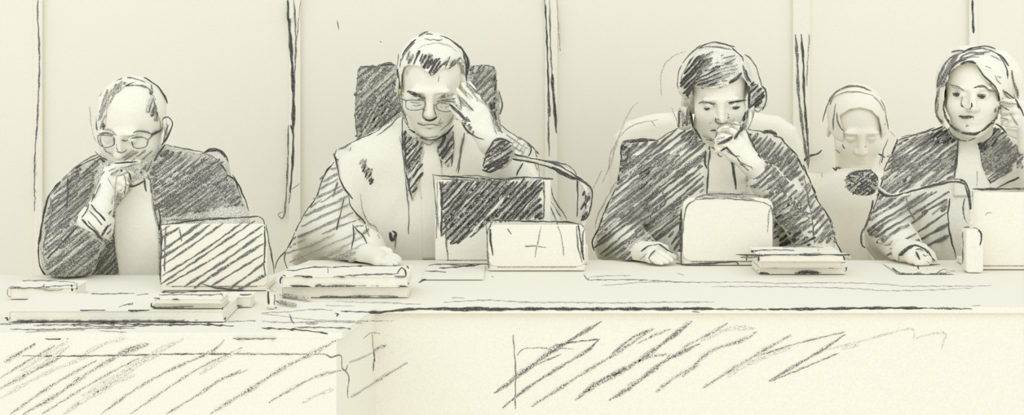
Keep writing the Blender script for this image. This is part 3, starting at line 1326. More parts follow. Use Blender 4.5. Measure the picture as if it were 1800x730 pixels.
    pencil(robe, """
E m2.4 500 500 440 530 380 570
E k3 380 570 300 562 200 572
E k3.6 350 570 280 572 205 580
E k3 200 575 190 640 188 730
E k6 195 590 190 650
E hm5/9.5/38 205 585 380 575 500 510 560 520 630 600 625 720 195 720
E hk5/8/60 190 580 225 580 225 720 190 720
E hm4/7/42 480 540 560 510 630 590 560 620
F hm5/10/38 190 10 620 5 625 200 540 230 470 330 360 390 110 560 50 500 80 380 160 200
F hk5/10/38 280 60 350 60 350 190 290 180
F hm5.5/10/36 320 280 510 240 510 400 420 440 240 580 130 560 250 450
F k4 190 10 185 80 170 170
F k3.6 165 180 120 270 90 340
F k3.4 90 340 65 410 35 460 35 490 45 520
F s2.4 160 150 100 260 60 340 50 400
F m2.6 300 180 330 290 345 340 365 400
F m2.4 410 200 420 245
F m2.4 400 70 360 150
F hm5/8/55 450 420 520 400 510 540 450 500
F k3.6 510 300 505 420 510 600
E k2.6 640 620 635 680 645 720
E k2.8 660 600 655 720
E m2 855 510 900 515 960 525
E k5.5 940 530 980 520 1020 540
E k4 950 515 990 525 1015 530
E m3 1000 540 1050 560 1060 590
E k2.4 1040 550 1060 580 1100 620 1130 650
E k2.6 860 520 890 580 910 620 935 665
E hm4.6/8/50 870 530 1000 560 1060 590 1140 670 1150 720 920 720 930 660
F k3.2 940 0 930 50 900 100 875 115
F k4.5 870 110 900 95 920 60
U hk4/6/55 430 500 470 450 530 370 545 420 500 500 440 530
F hm5/8.5/42 950 10 1110 10 1150 90 1200 330 1100 300 1050 220 870 180 920 120
F hm5/9/35 900 230 1050 200 1190 330 1210 420 1010 430 1010 320
F hk5/8/38 1000 290 1060 300 1010 470 1000 400
F hk5/7/30 1010 440 1130 420 1220 450 1200 500 1030 490
F hm4.6/9/48 1160 100 1230 230 1325 400 1340 480 1230 480 1200 330
F k3.4 1160 60 1190 130 1220 200 1240 260 1280 310 1310 370 1320 430
F k2.8 1130 20 1150 60 1165 90
F k3 1320 430 1340 480 1370 540
F m2.4 1165 110 1190 250 1210 360 1220 480
F m4 1080 230 1130 290 1200 350
F hk4.6/7/60 1090 240 1180 330 1180 350 1080 270
F m2.4 1370 540 1380 580 1300 590
F k2.2 850 175 900 170 930 150 980 110
""", 0.0, 33)
    robe.build(root)
    bib = Part('jabot', 'paper')
    patch(bib, PX('U', "112 285 108 640 330 650 425 640 415 590 440 520 400 470 345 410 300 350 262 290 180 270"), robe.bvh(), .006)
    pencil(bib, """
U k3 130 295 115 400 112 500 103 640
U m2.6 90 300 88 380 92 440
U k4 290 345 310 420 325 520 338 612
U k3.2 300 360 318 450 330 580
U s2.4 320 350 322 440
U k3 140 270 160 278
U m2.6 160 280 185 315 210 348 228 335
""", 0.0, 34)
    bib.build(root)


# ------------------------------------------------------------------ the judge at the right edge
def judge_right_end():
    c = dict(head=(1710, 165, 0.0, .88, 8, -13, 0), wf=1.03, base=(at(1712, 300, .1).x, .12), ears=(0, 0),
             arms=[[(1608, 304, .1), (1560, 410, -.02), (1588, 440, -.20)], [(1812, 304, .1), (1862, 420, -.10), (1812, 262, -.08)]],
             rad=[[.048, .038, .027], [.048, .038, .027]],
             hands=[((1590, 442, -.21), .031,
                     [[(1612, 434, -.245), (1628, 440, -.255), (1639, 449, -.265), (1643, 458, -.27)],
                      [(1609, 441, -.26), (1623, 448, -.272), (1632, 456, -.28), (1631, 462, -.285)],
                      [(1606, 448, -.268), (1617, 455, -.280), (1624, 461, -.286), (1620, 464, -.288)],
                      [(1602, 454, -.272), (1611, 460, -.282), (1616, 464, -.288), (1611, 466, -.288)]],
                     [(1606, 434, -.225), (1622, 436, -.232), (1636, 446, -.245)]),
                    ((1810, 258, -.08), .030,
                     [[(1798, 186, -.09), (1783, 180, -.09), (1768, 179, -.08), (1757, 183, -.068)],
                      [(1800, 198, -.09), (1785, 194, -.09), (1770, 194, -.08), (1760, 197, -.068)],
                      [(1801, 210, -.09), (1787, 208, -.09), (1773, 208, -.08), (1763, 209, -.068)],
                      [(1802, 221, -.09), (1790, 220, -.09), (1778, 220, -.08), (1769, 220, -.068)]],
                     [(1800, 240, -.07), (1786, 236, -.06), (1772, 232, -.05)])])
    root = thing('person', 'person with long side-parted hair and dark robe, hand to head, at the right end', 'person', (c['base'][0], c['base'][1], 0))
    body, M = make_body(c)
    pencil(body, """
R m3 178 285 210 295 240 305 270 325
R s2.4 190 300 230 310 265 318
R k4 335 310 370 298 410 300
R m3 350 300 400 300 440 325 470 335
R k6 200 348 215 352 240 348
R k5 205 358 222 362 238 356
R m2.4 195 342 220 338 250 348
R k6 360 362 385 360 408 366
R k5 370 372 400 374
R m2.4 355 355 385 350 415 358
R m2.6 252 400 255 420 268 432
R k3.6 252 418 262 430
R k4 320 405 322 430 312 448
R s2.4 270 435 295 445 310 440
R s2 262 360 255 400
R k3.4 238 490 270 497 300 492 335 497
R hm3/5/8 255 498 330 500 300 514 270 510
R s3 290 545 300 552 285 556
R m2.2 330 495 332 512
R k4.4 160 505 200 560 260 595 330 605 380 590
R k3.6 380 590 430 550 470 510 490 480
R m3 150 470 180 540 230 585 290 605
R hm4/6/80 465 440 505 440 520 470 490 510 440 560 470 500
R s2.4 500 400 530 400 560 408 610 412
R m2.6 500 402 505 420 540 440 565 455
R m2.4 505 500 535 508 558 515
R m2.4 500 405 520 398 560 405
R k2.6 600 380 630 430 657 490
R k2.4 610 390 625 440
R s2.4 570 470 590 510 618 550
R k2.4 475 540 510 560 545 605
R m2.4 150 565 180 590 205 625 240 645
R m2.2 240 645 290 650 345 630
V k5 250 300 300 260 360 215 410 190
V k5.5 240 300 280 265 340 215 390 190
V k3.2 400 190 450 200 500 220 550 245
V k2.8 550 245 590 310 640 370
V m2.4 640 370 610 390 570 388
V m2.2 245 310 240 350 255 385
V k2.8 255 385 290 410 335 432
V k4.6 425 258 445 300 470 345
V k3.4 520 245 545 265 555 280
V m2.4 500 290 530 305 550 300
V s2 540 360 570 385
V k2.4 425 240 470 230 500 255
V m2 390 415 440 412
""", -.1, 41)
    body.build(root)
    facep = PX('R', "160 275 185 225 220 175 265 152 310 142 350 158 378 210 395 245 440 285 480 325 500 360 510 440 505 560 515 820 130 820 140 600 150 520 143 430 146 340")
    hair = make_hair(M, 1.03, .022, facep, ycut=.035, zcut=-.13,
                     cones=[((1662, 140, .01), (1660, 205, .02), .018, .015), ((1772, 130, .01), (1782, 200, .03), .03, .022), ((1760, 110, .01), (1772, 140, .02), .03, .03)],
                     base='paper')
    pencil(hair, """
R hm4/6/60 110 250 130 180 190 120 250 85 290 100 200 170 160 250 150 290 100 300
R m2.6 190 80 240 68 280 75
R k3 260 85 320 55 390 42 440 45 475 60
R m2.6 300 75 360 55 430 65 490 90
R k3 440 65 500 100 540 140 560 170
R m3 250 110 310 85 380 85 440 75
R m2.8 130 185 170 130 220 95 260 85
R k3.4 115 210 105 260 100 310
R m3.4 130 190 115 240 112 300 95 380 90 440 100 500
R hs4/6/85 105 300 135 300 130 470 100 470
R m3 100 320 95 400 95 460 110 510 135 540
R k3.4 160 270 150 340 142 420 150 480 165 520
R m2.8 210 180 185 220 165 270
R k3.6 170 230 200 170 240 140 290 122
R k5 250 155 290 142 330 135
R k6 300 140 330 145 350 152
R m2.6 220 160 260 130 320 112 370 110
R m2.4 260 120 330 100 400 90
R m2.4 350 185 375 225 390 255 430 280
R k2.8 355 160 390 220 430 260 470 300 500 350
R m2.4 430 265 460 305 490 340
R s2 440 100 480 115 510 135
R k2.6 500 110 535 160 550 210 552 250
R s2 410 165 445 185
R s2 470 230 490 265 512 285
R s2 480 235 515 245
R m2.6 580 195 582 240 600 300 620 380
R m2.6 590 270 610 310 622 360
R k2.6 530 330 570 360 605 385
R m2.4 520 320 550 365 590 385
R s2.2 595 350 600 400
R s2.2 515 370 520 400
R s2 540 400 560 450 575 490 600 530
R k2.6 110 500 140 530
""", 0.0, 42)
    hair.build(root)
    out = [(1662, 222), (1644, 225), (1601, 238), (1579, 246), (1562, 283), (1552, 302), (1542, 348), (1529, 379), (1517, 411), (1520, 436), (1541, 460), (1690, 464),
           (1850, 466), (1895, 440), (1890, 400), (1870, 330), (1848, 275), (1812, 248), (1768, 236), (1748, 224), (1705, 222)]
    robe = make_robe(out, .12, .10, .11, .09,
                     [([(1592, 290, .1), (1560, 405, .0), (1588, 432, -.16)], [.065, .058, .046]),
                      ([(1822, 290, .1), (1860, 412, -.08), (1818, 290, -.08)], [.065, .055, .044])], c['base'][0], 'robe_light')
    pencil(robe, """
G k2.8 730 490 700 505 650 520 590 540
G m2.4 680 500 600 530 500 550
G k2.6 590 540 520 555 480 570
G k3 480 560 460 620 430 680 405 730
G m2.4 430 560 405 620 395 690
G hm5/9.5/36 490 570 640 530 740 495 800 570 785 725 420 725 450 650
G hk4.6/7/40 640 540 740 500 790 570 690 600
G hm4.6/7/42 905 580 1010 490 1060 545 1150 600 1150 720 940 720
G hk4.6/6.5/48 905 580 1010 495 1050 540 960 620 915 640
I hm5/9.5/37 430 0 785 0 780 130 560 180 470 220 370 240 400 120
I hk5/7.5/40 460 80 560 90 560 160 480 160
I hm5/10.5/33 360 240 430 230 520 220 750 190 750 300 560 340 420 500 360 440 320 420
I hm5.5/9/35 320 400 400 380 420 470 370 480
I hm4.4/15/30 560 340 750 290 755 460 640 510 560 480 420 560 400 540
I k3.4 350 250 335 310 310 390
I m2.6 375 225 350 300 320 370 300 420
I m3 330 330 300 400 285 440 290 490 318 508
I k2.6 760 240 750 320 755 400 770 470 798 570
I m2.4 525 220 540 300 570 350
I k3.2 370 240 385 200 400 140
G m2.6 800 570 795 640 785 725
I k2.6 793 0 788 60 785 125
G k3 900 580 920 640 935 725
I k3 920 0 930 60 940 110 980 160
I hm4.6/7/36 930 0 1130 0 1130 70 980 165 945 110
I k2.6 1010 185 1080 150 1140 125
G k2.4 1070 515 1110 540 1156 565
G m2.4 1080 530 1120 560 1150 580
I m2.2 905 90 908 170
G m2.6 1000 480 1040 500 1060 540
""", 0.0, 43)
    robe.build(root)
    bib = Part('jabot', 'paper')
    patch(bib, [(1685, 246), (1716, 246), (1722, 265), (1726, 292), (1733, 310), (1742, 326), (1742, 345), (1676, 345), (1677, 320), (1681, 275)], robe.bvh(), .006)
    pencil(bib, """
G k3 805 560 800 620 792 725
I k2.8 795 0 788 70 785 128
G m2.4 750 510 780 550 800 560 840 570 900 560
I f1.8 905 95 905 175
""", 0.0, 44)
    bib.build(root)


# ------------------------------------------------------------------ the barely sketched listener behind
def listener_behind():
    Y = .76
    c = dict(leg=.30, head=(1506, 226, Y, .97, 26, 0, 0), wf=1.0, base=(at(1506, 300, Y).x, Y + .06), ears=(1, 1),
             arms=[[(1425, 335, Y + .06), (1410, 430, Y - .05), (1460, 455, Y - .22)], [(1590, 335, Y + .06), (1602, 430, Y - .05), (1550, 455, Y - .22)]],
             rad=[[.048, .038, .027], [.048, .038, .027]],
             hands=[((1460, 455, Y - .22), .03,
                     [[(1474, 456, Y - .27), (1480, 458, Y - .30), (1485, 460, Y - .31), (1488, 462, Y - .32)],
                      [(1470, 458, Y - .28), (1475, 460, Y - .31), (1480, 462, Y - .32), (1483, 464, Y - .33)],
                      [(1466, 460, Y - .28), (1470, 462, Y - .31), (1474, 464, Y - .32), (1477, 466, Y - .33)],
                      [(1462, 462, Y - .28), (1464, 464, Y - .30), (1467, 466, Y - .31), (1470, 467, Y - .32)]],
                     [(1474, 452, Y - .24), (1484, 452, Y - .26), (1490, 454, Y - .27)])])
    root = thing('person', 'faintly outlined pale person with domed hair, seated behind the bench between two dark robes', 'person', (c['base'][0], c['base'][1], 0))
    body, M = make_body(c)
    pencil(body, """
G m2.4 185 590 190 605 200 612
G m2.2 150 620 172 636
G m2.4 155 710 190 728
I s2.2 75 100 78 125 92 132
I k2.6 132 75 158 95 150 72
I m2.4 150 70 180 90 208 100
G m2 305 605 312 600
""", Y - .05, 51)
    body.build(root)
    facep = PX('G', "170 440 190 520 195 700 405 700 395 520 380 450 340 410 280 395 220 405")
    hair = make_hair(M, 1.0, .012, facep, ycut=.02, zcut=-.005)
    pencil(hair, """
G m3 120 380 130 340 165 300 220 277 280 282 340 305
G m2.4 110 360 150 310 210 285 270 278
G m2 80 470 90 420 110 370 130 330
G s2.2 115 360 160 325 220 308 300 315 350 330
G m2.6 390 350 410 400 420 450 432 512
G s2.2 350 335 380 360 405 410
G m2.2 150 370 140 430 135 510
G m2.2 155 420 160 470 190 520
G m2.2 195 480 205 520 240 560
G m2.4 340 420 365 450 388 492
G m2.4 280 490 295 540 315 555 325 540
G m2 410 480 415 486
G f2 220 402 242 402
""", Y, 52)
    hair.build(root)
    out = [(1460, 300), (1438, 318), (1408, 345), (1398, 400), (1400, 452), (1455, 462), (1560, 462), (1612, 450), (1614, 400), (1606, 345), (1578, 318), (1552, 300), (1506, 292)]
    robe = make_robe(out, Y + .06, .09, .10, .08,
                     [([(1427, 345, Y + .06), (1414, 425, Y - .03), (1452, 448, Y - .17)], [.06, .052, .042]),
                      ([(1588, 345, Y + .06), (1600, 425, Y - .03), (1556, 448, Y - .17)], [.06, .052, .042])], c['base'][0], 'paper')
    robe.name = 'shirt'
    pencil(robe, "G s2 440 520 465 548\nG k2.4 375 640 400 652 412 662\nG s2 390 650 385 700", Y, 53)
    robe.build(root)
# ================================================================== room and furniture
def structure(o):
    o['kind'] = 'structure'
    return o


def room():
    YW = 1.15
    w = Part('wall_back', 'paper', smooth=False)
    box(w, -3.2, 3.2, YW, YW + .12, 0, 3.0, 0)
    pencil(w, """
N s2 1780 105 1782 130 1785 155
0 k2 668 73 671 74
E f1.8 405 330 400 270 405 200 430 150 480 110 530 92
E f1.8 85 730 0 900
""", YW, 61)
    structure(w.build())
    f = Part('floor', 'paper', smooth=False)
    box(f, -3.2, 3.2, -6.5, YW, -.06, 0, 0)
    structure(f.build())
    strips = [
        (60, 74, "N m3 200 0 198 80 205 200 208 340 205 450 200 560 195 720\nA m2.6 75 340 65 500 62 720\n0 s2 62 345 60 372", 62),
        (508, 528, "N k6 1518 0 1525 120 1535 260 1545 420 1548 560 1545 720\nN m3 1550 0 1558 140 1560 260 1552 420\nN s2 1585 0 1575 100 1565 220\nC k4 80 0 92 40 90 160 85 230 78 310\nC m3 70 0 68 150 60 320 50 420 40 430 22 408 45 398\nC s3 80 310 72 360\nC s2 85 295 125 265", 63),
        (958, 980, "0 k3 958 0 961 60 964 150 967 205\n0 m2.6 966 0 968 90 972 150 977 200 978 232\n0 s2.4 979 0 981 40 985 90\nQ m3 668 0 672 200 672 380 678 530\nQ k5 695 0 702 120 715 260 722 380", 64),
        (1394, 1424, "E m5 1120 0 1130 140 1135 300 1150 440 1165 560 1185 700\nE k4 1150 0 1162 150 1165 300 1175 450 1185 600\nE m3 1185 500 1190 650 1188 720\nE s2.4 1195 0 1185 150 1180 280\nE k4 1160 680 1200 650 1240 640 1260 620", 65),
        (1704, 1718, "0 k4 1709 0 1710 25 1711 58", 66)]
    for n, (x0, x1, tx, sd) in enumerate(strips, 1):
        t = Part('trim_%d' % n, 'paper', smooth=False)
        a, b = at(x0, 0, YW - .02).x, at(x1, 0, YW - .02).x
        box(t, a, b, YW - .02, YW + .001, 0, 2.9, .003)
        pencil(t, tx, YW - .02, sd)
        structure(t.build())


def bench():
    root = thing('judges_bench', 'long pale judges bench with hatched front panels and projecting left wing', 'bench', (0, -.7, 0))
    # plan outline of the top, wing on the left comes forward
    fl = desk_Y(586)
    fr = desk_Y(540)
    x_s0, x_s1 = at(600, 586, fl).x, at(660, 545, fr).x
    plan = [(-2.0, fl), (x_s0, fl + .01), (x_s1, fr - .01), (2.3, fr), (2.3, -.14), (-.50, -.14), (-.56, -.43), (-2.0, -.43)]

    def prism(p, pl, z0, z1, mat=None):
        n = len(pl)
        V = [(x, y, z1) for x, y in pl] + [(x, y, z0) for x, y in pl]
        p.add(V, [tuple(range(n)), tuple(n + i for i in reversed(range(n)))] + [(i, n + i, n + (i + 1) % n, (i + 1) % n) for i in range(n)], mat)
    top = Part('desktop', 'paper', smooth=False)
    prism(top, plan, DESK - .012, DESK)
    pencil(top, """
X k4.6 600 505 800 512 900 512 1000 500 1150 488 1400 485 1718 478
L k5.4 0 230 150 229 340 226 520 225 700 226 900 225 1217 226
L s2.6 0 195 120 188 230 185 400 195 600 195 800 198 1000 195 1217 192
M k4.4 0 257 60 258 140 260
M m3 140 260 250 262 380 262
M k4.6 380 262 500 261 640 259 760 257 880 256 1000 256 1080 257
M m3.4 1080 257 1170 258 1280 260
M s2 0 232 140 230
M f2 1280 246 1320 246
L m2.2 685 80 690 88 760 88 920 88 1100 98 1217 100
L s2 690 75 800 68 890 68
L s2 750 115 850 108 930 100 1050 98
M s2.2 0 142 150 143 300 142 420 148 600 145 750 146 900 152 980 160 1150 160 1280 160 1365 158
M s2.2 130 162 300 162 440 163 620 166 780 172 880 180 980 180 1100 177 1280 168
L m2.4 665 60 675 78 690 90
X s2.4 0 518 200 510 300 498 420 492 540 498
X s2 0 525 140 540 280 560 420 572 600 580 800 578 1000 578
X f1.8 1000 578 1160 585 1300 600 1420 618
X k5 555 520 575 528 568 545
X s2.6 0 582 150 590 300 590 420 595
X s3 330 588 480 585 620 588 755 592
X s6 335 600 420 598
X k4.4 0 632 120 638 260 645 400 660 500 672
X m3.4 250 628 400 628 540 630 670 636
X m2.2 210 530 225 570 245 598
X f2 560 430 800 440 1000 445 1200 452
X f2 480 462 700 466
X s2.2 800 440 950 440 1150 455
X s2 1430 402 1480 405 1530 405
X k4 1190 290 1230 268 1290 250 1330 235
X k4 1200 272 1240 260 1280 252
L k3.6 228 72 234 74
J m2 565 218 590 208 628 205 630 195
J k2.4 590 210 625 200
L m2 1180 238 1217 242
W s2 410 365 458 380
W f2 0 410 200 420 380 428
J k4 25 268 100 275 220 275 400 270 600 268 760 266
J m3.4 90 260 180 268
J k5 100 290 220 285 360 272
J m3 0 300 100 295 160 288
J k4.6 340 300 500 296 640 300 800 302 950 300 1110 308
J m3.2 160 305 300 302 500 310 700 308
J m3 50 322 160 325 300 322 450 318 640 318
J s3 120 338 240 330 400 325
J s3 470 330 560 335 600 338
J k4 780 292 900 290 1060 288
J s3 1060 288 1217 282
""", -.9, 71)
    top.build(root)
    fz0, fz1 = 0.0, DESK - .012
    fp = Part('front_panel', 'paper', smooth=False)
    ins = .006
    for a, b in (((-1.95, fl + ins), (x_s0 - .01, fl + ins)), ((x_s0 - .01, fl + ins), (x_s1 - .0, fr + ins)), ((x_s1, fr + ins), (2.28, fr + ins))):
        prism(fp, [a, b, (b[0], b[1] + .03), (a[0], a[1] + .03)], fz0, fz1)
    pencil(fp, """
J k3 180 362 250 370 350 362 500 355 640 352 800 350 950 358 1217 366
K m3 0 410 100 415 180 422 300 422 400 418
J m2.6 105 448 260 450 450 448 640 445 850 440 1217 440
K s3 0 490 150 492 300 494 450 494 600 494
K m2.6 600 494 630 510 672 500 680 560 695 572 706 545
K m2.4 690 570 712 605 705 660 708 705
K m2.2 822 395 825 450 832 500 826 575
K k2.4 828 480 834 530
K s1.8 780 418 822 392 860 398
J g4.6 0 555 120 480 260 400
J g6.9 0 605 140 530 290 455
J v6.9 20 590 180 500 330 400
J g5.75 50 725 200 620 330 540 460 470
J v5.75 0 650 200 540 420 450
J g8.05 110 725 260 640 420 530 560 450 700 395
J v5.75 300 725 480 610 640 540
J g5.75 480 725 640 610 800 520 1000 430 1080 360
J v8.05 390 640 560 540 720 440 880 365
J v8.05 330 700 520 590 640 500 760 440
J g4.6 620 725 800 600 960 500 1150 410
J g4.6 790 725 930 640 1050 560 1180 515
J g6.9 1000 725 1100 660 1217 600
J g8.05 20 480 100 430 170 390
J g4.6 200 725 400 600 560 510 660 460
J g8.05 560 440 640 405 710 390
J v5.75 100 520 220 440 320 380
J v5.75 400 440 500 390 600 365
K v5.75 0 590 80 540 200 470
K g4.6 0 690 100 620 200 570
K g8.05 140 725 260 650 400 560 540 490 650 430
K g5.75 330 725 440 660 560 600 680 570
K v5.75 490 725 560 690 640 660
K g5.75 720 700 800 650 880 600 990 535
K g3.91 710 535 800 500 885 450
K g5.75 830 475 890 450
L m2.2 330 350 335 420 342 520 340 620 340 700
L s2 350 450 365 425 400 412 520 412 620 416
L s6.9 240 625 330 565 440 480 560 400 650 345 750 285
L g8.05 330 550 450 470 540 390
L s3 310 565 420 500 560 440
L s5.75 280 695 400 600 540 510 680 425 740 368
L m3 520 405 600 385 735 370
L g6.9 415 690 540 610 680 520 830 430 990 320
L s4.6 800 440 900 360 1000 320
L g4.6 920 390 1000 350 1080 320
L s8.05 625 660 740 570 880 500 1000 420 1180 285
L g6.9 640 640 780 560 900 500
L g5.75 840 520 960 460 1060 440
L s6.9 785 660 900 590 1040 480 1217 390
L g4.6 870 590 1000 520 1080 440
L g6.9 1010 620 1100 550 1217 490
M g5.75 0 430 120 370 200 322
M g6.9 0 560 120 450 260 400 330 360
M g6.9 90 610 230 520 330 460 480 375
M v5.75 200 560 300 500 480 430
M s3 330 470 480 420 640 380 720 362
M s5.29 380 580 500 510 620 440 720 372
M s3 390 580 560 510 690 455
M v3.45 640 440 800 400 900 372 1000 348 1025 360 1020 395
M v3.45 700 440 780 420
M v3.45 1030 390 1100 370 1165 368 1155 400 1145 440
M v5.75 0 330 40 315
M v6.9 80 400 200 350 320 345
""", -.95, 72)
    fp.build(root)
    md = Part('plinth', 'paper', smooth=False)
    for a, b in (((-1.95, fl + .012), (x_s0 - .01, fl + .012)), ((x_s1, fr + .012), (2.28, fr + .012))):
        prism(md, [a, b, (b[0], b[1] + .02), (a[0], a[1] + .02)], 0, .12)
    md.build(root)


def slab(name, label, cat, px0, px1, ybot, ytop_front, yback, zb=DESK, base='paper', strokes='', seed=1, group=None, bev=.002, parts=None):
    """A flat thing lying on the bench: front face between rows ytop_front and ybot, back edge at row yback."""
    Yf = desk_Y(ybot, zb)
    zt = CAM.z - (ytop_front - CY) * (Yf - CAM.y) / FPX
    Yb = desk_Y(yback, zt)
    a, b = at(px0, 0, Yf).x, at(px1, 0, Yf).x
    root = thing(name, label, cat, ((a + b) / 2, (Yf + Yb) / 2, zb), group)
    return root, (a, b, Yf, Yb, zb, zt)


def folder(label, px0, px1, ybot, ytf, yback, zb, strokes, seed, group=None, name='folder', cat='folder', base='paper'):
    zb += .002
    root, (a, b, Yf, Yb, z0, z1) = slab(name, label, cat, px0, px1, ybot, ytf, yback, zb, group=group)
    t = (z1 - z0)
    c = Part('cover', base, smooth=False)
    c.clamp = between(z0, z1 + .0013)
    th = min(.0022, t * .25)
    box(c, a, b, Yf, Yb, z1 - th, z1, .0008)
    box(c, a, b, Yf, Yb, z0, z0 + th, .0008)
    box(c, a, a + th * 1.2, Yf, Yb, z0 + th * .5, z1 - th * .5, .0005)
    p = Part('pages', 'paper', smooth=False)
    m = .003
    box(p, a + th * 1.2, b - m, Yf + m, Yb - m, z0 + th, z1 - th, .0005)
    pencil(c, strokes, Yf, seed)
    c.build(root)
    p.build(root)
    return z1


def sheet(label, px0, px1, yf, yb, zb, strokes, seed, group=None, th=.001, name='paper_sheet', cat='paper', skew=0.0):
    zb += .002
    Yf, Yb = desk_Y(yf, zb), desk_Y(yb, zb)
    p = Part(name, 'paper', smooth=False)
    p.clamp = between(zb, zb + th + .0013)
    a, b = at(px0, 0, Yf).x, at(px1, 0, Yf).x
    box(p, a, b, Yf, Yb, zb, zb + th, .0004)
    pencil(p, strokes, Yf, seed)
    o = p.build(None, ((a + b) / 2, (Yf + Yb) / 2, zb))
    tag(o, label, cat, group)
    return zb + th


def laptop(label, px0, px1, ytop, ybase, lidbase, strokes, seed, rad=.012, lean=3, inner='leather_grey', deck=.165, name='laptop', group=None):
    Y = desk_Y(ybase)
    a, b = at(px0, 0, Y).x, at(px1, 0, Y).x
    ztop = CAM.z - (ytop - CY) * (Y + .03 - CAM.y) / FPX
    H = (ztop - DESK - .016)
    W = b - a
    root = thing(name, label, 'laptop', ((a + b) / 2, Y, DESK), group)
    base = Part('base', 'paper', smooth=False)
    M0 = Matrix.Translation(((a + b) / 2, Y + .004, DESK + .016)) @ Matrix.Rotation(math.radians(-90), 4, 'X')
    round_panel(base, W, deck, .013, .010, Matrix.Translation(((a + b) / 2, Y + .004, DESK + .002)) @ Matrix(((1, 0, 0, 0), (0, 0, 1, 0), (0, 1, 0, 0), (0, 0, 0, 1))), None)
    bo = base.build(root)
    kb = Part('keyboard', inner, smooth=False)
    cx = (a + b) / 2
    for r in range(5):
        for k in range(12):
            kw = W * .86 / 12
            x = cx - W * .43 + kw * k
            y = Y + .03 + r * .017
            box(kb, x + .001, x + kw - .001, y, y + .0145, DESK + .0145, DESK + .0172, .0006)
    kb.build(bo)
    lid = Part('screen_lid', lidbase, smooth=False)
    lid.clamp = between(DESK + .0022)
    L = Matrix.Translation((cx, Y, DESK + .012)) @ Matrix.Rotation(math.radians(lean * 1.0), 4, 'X') @ Matrix.Identity(4)
    # hinged at the back of the base seen from the public side; leans towards the public
    hh = H / math.cos(math.radians(lean))
    round_panel(lid, W, hh, .008, rad, L)
    pencil(lid, strokes, Y, seed)
    lo = lid.build(root)
    dp = Part('display', inner, smooth=False)
    round_panel(dp, W - .02, hh - .028, .0015, .003, L @ Matrix.Translation((0, .0078, .016)))
    dp.build(lo)
    hg = Part('hinge', 'metal_grey')
    tube(hg, [(cx - W * .4, Y + .006, DESK + .014), (cx + W * .4, Y + .006, DESK + .014)], .005)
    hg.build(root)


def microphone(label, head, neck, base, rn, strokes_h, strokes_n, strokes_b, seed, Yneck, hr, group):
    """head: (centre px, axis px) ; neck: pixel path from head to base, all at depth Yneck."""
    bx = at(base[0], 0, Yneck).x
    root = thing('microphone', label, 'microphone', (bx, Yneck, DESK), group)
    b = Part('base', 'paper', smooth=False)
    b.clamp = between(DESK + .002)
    x0, x1, ytop = base[1], base[2], base[3]
    zt = at(0, ytop, Yneck).z
    w = (at(x1, 0, Yneck).x - at(x0, 0, Yneck).x)
    cxb = (at(x1, 0, Yneck).x + at(x0, 0, Yneck).x) / 2
    round_panel(b, w, zt - DESK - .002, .05, min(.008, w * .3), Matrix.Translation((cxb, Yneck - .025, DESK + .002)))
    pencil(b, strokes_b, Yneck, seed)
    b.build(root)
    n = Part('gooseneck', 'robe_grey')
    pts = [at(x, y, Yneck + dz) for x, y, dz in neck]
    q = spline([tuple(p) for p in pts], .006)
    tube(n, q, rn, seg=14)
    pencil(n, strokes_n, Yneck, seed + 1)
    n.build(root)
    h = Part('foam_windscreen', 'leather_grey')
    (ax, ay, ad), (cx_, cy_, cd) = head
    p0, p1 = at(ax, ay, Yneck + ad), at(cx_, cy_, Yneck + cd)
    d = (p1 - p0)
    Lh = d.length
    M = Matrix.Translation(p0) @ d.to_track_quat('Z', 'Y').to_matrix().to_4x4()
    prof = [(hr * r, Lh * z) for r, z in ((.25, 0), (.5, .02), (.72, .08), (.9, .22), (1.0, .45), (1.0, .62), (.92, .80), (.72, .93), (.4, .99), (.1, 1.0))]
    lathe(h, prof, M)
    pencil(h, strokes_h, Yneck, seed + 2)
    h.build(root)


def chair(label, cx_px, Yb, outline, base, strokes, seed, group):
    """Desk chair: traced backrest outline with real padding, seat, pedestal, star base."""
    x = at(cx_px, 0, Yb).x
    root = thing('office_chair', label, 'chair', (x, Yb - .22, 0), group)
    F = None
    P = [at(px, py, Yb) for px, py in outline]
    F = Field((min(p.x for p in P) - .03, Yb - .09, min(p.z for p in P) - .03), (max(p.x for p in P) + .03, Yb + .09, max(p.z for p in P) + .03), .006)
    F.inflate(outline, Yb, .035, .035, .035, 0)
    br = Part('backrest', base)
    field_mesh(br, F)
    pencil(br, strokes, Yb, seed)
    br.build(root)
    st = Part('seat', base, smooth=False)
    M = Matrix.Translation((x, Yb - .03, .36)) @ Matrix(((1, 0, 0, 0), (0, 0, -1, 0), (0, 1, 0, 0), (0, 0, 0, 1)))
    round_panel(st, .46, .42, -.05, .06, M)
    st.build(root)
    sp = Part('back_support', 'metal_grey')
    tube(sp, [(x, Yb - .12, .345), (x, Yb + .05, .345), (x, Yb + .055, .45), (x, Yb + .05, .8)], .016)
    sp.build(root)
    pd = Part('pedestal', 'metal_grey')
    lathe(pd, [(.028, .07), (.03, .1), (.022, .11), (.022, .30), (.05, .31), (.06, .325)], Matrix.Translation((x, Yb - .22, 0)), seg=20)
    pd.build(root)
    for k in range(5):
        a = math.radians(72 * k + 18)
        e = Vector((x + .26 * math.cos(a), Yb - .22 + .26 * math.sin(a), .06))
        lg = Part('leg', 'metal_grey')
        tube(lg, [(x, Yb - .22, .085), e], [.02, .014])
        lo = lg.build(root)
        cs = Part('caster', 'metal_grey')
        lathe(cs, [(.01, -.012), (.024, -.01), (.026, 0), (.024, .01), (.01, .012)], Matrix.Translation((e.x, e.y, .0262)) @ Matrix.Rotation(math.pi / 2, 4, 'X') @ Matrix.Rotation(a, 4, 'Y'), seg=18)
        cs.build(lo)


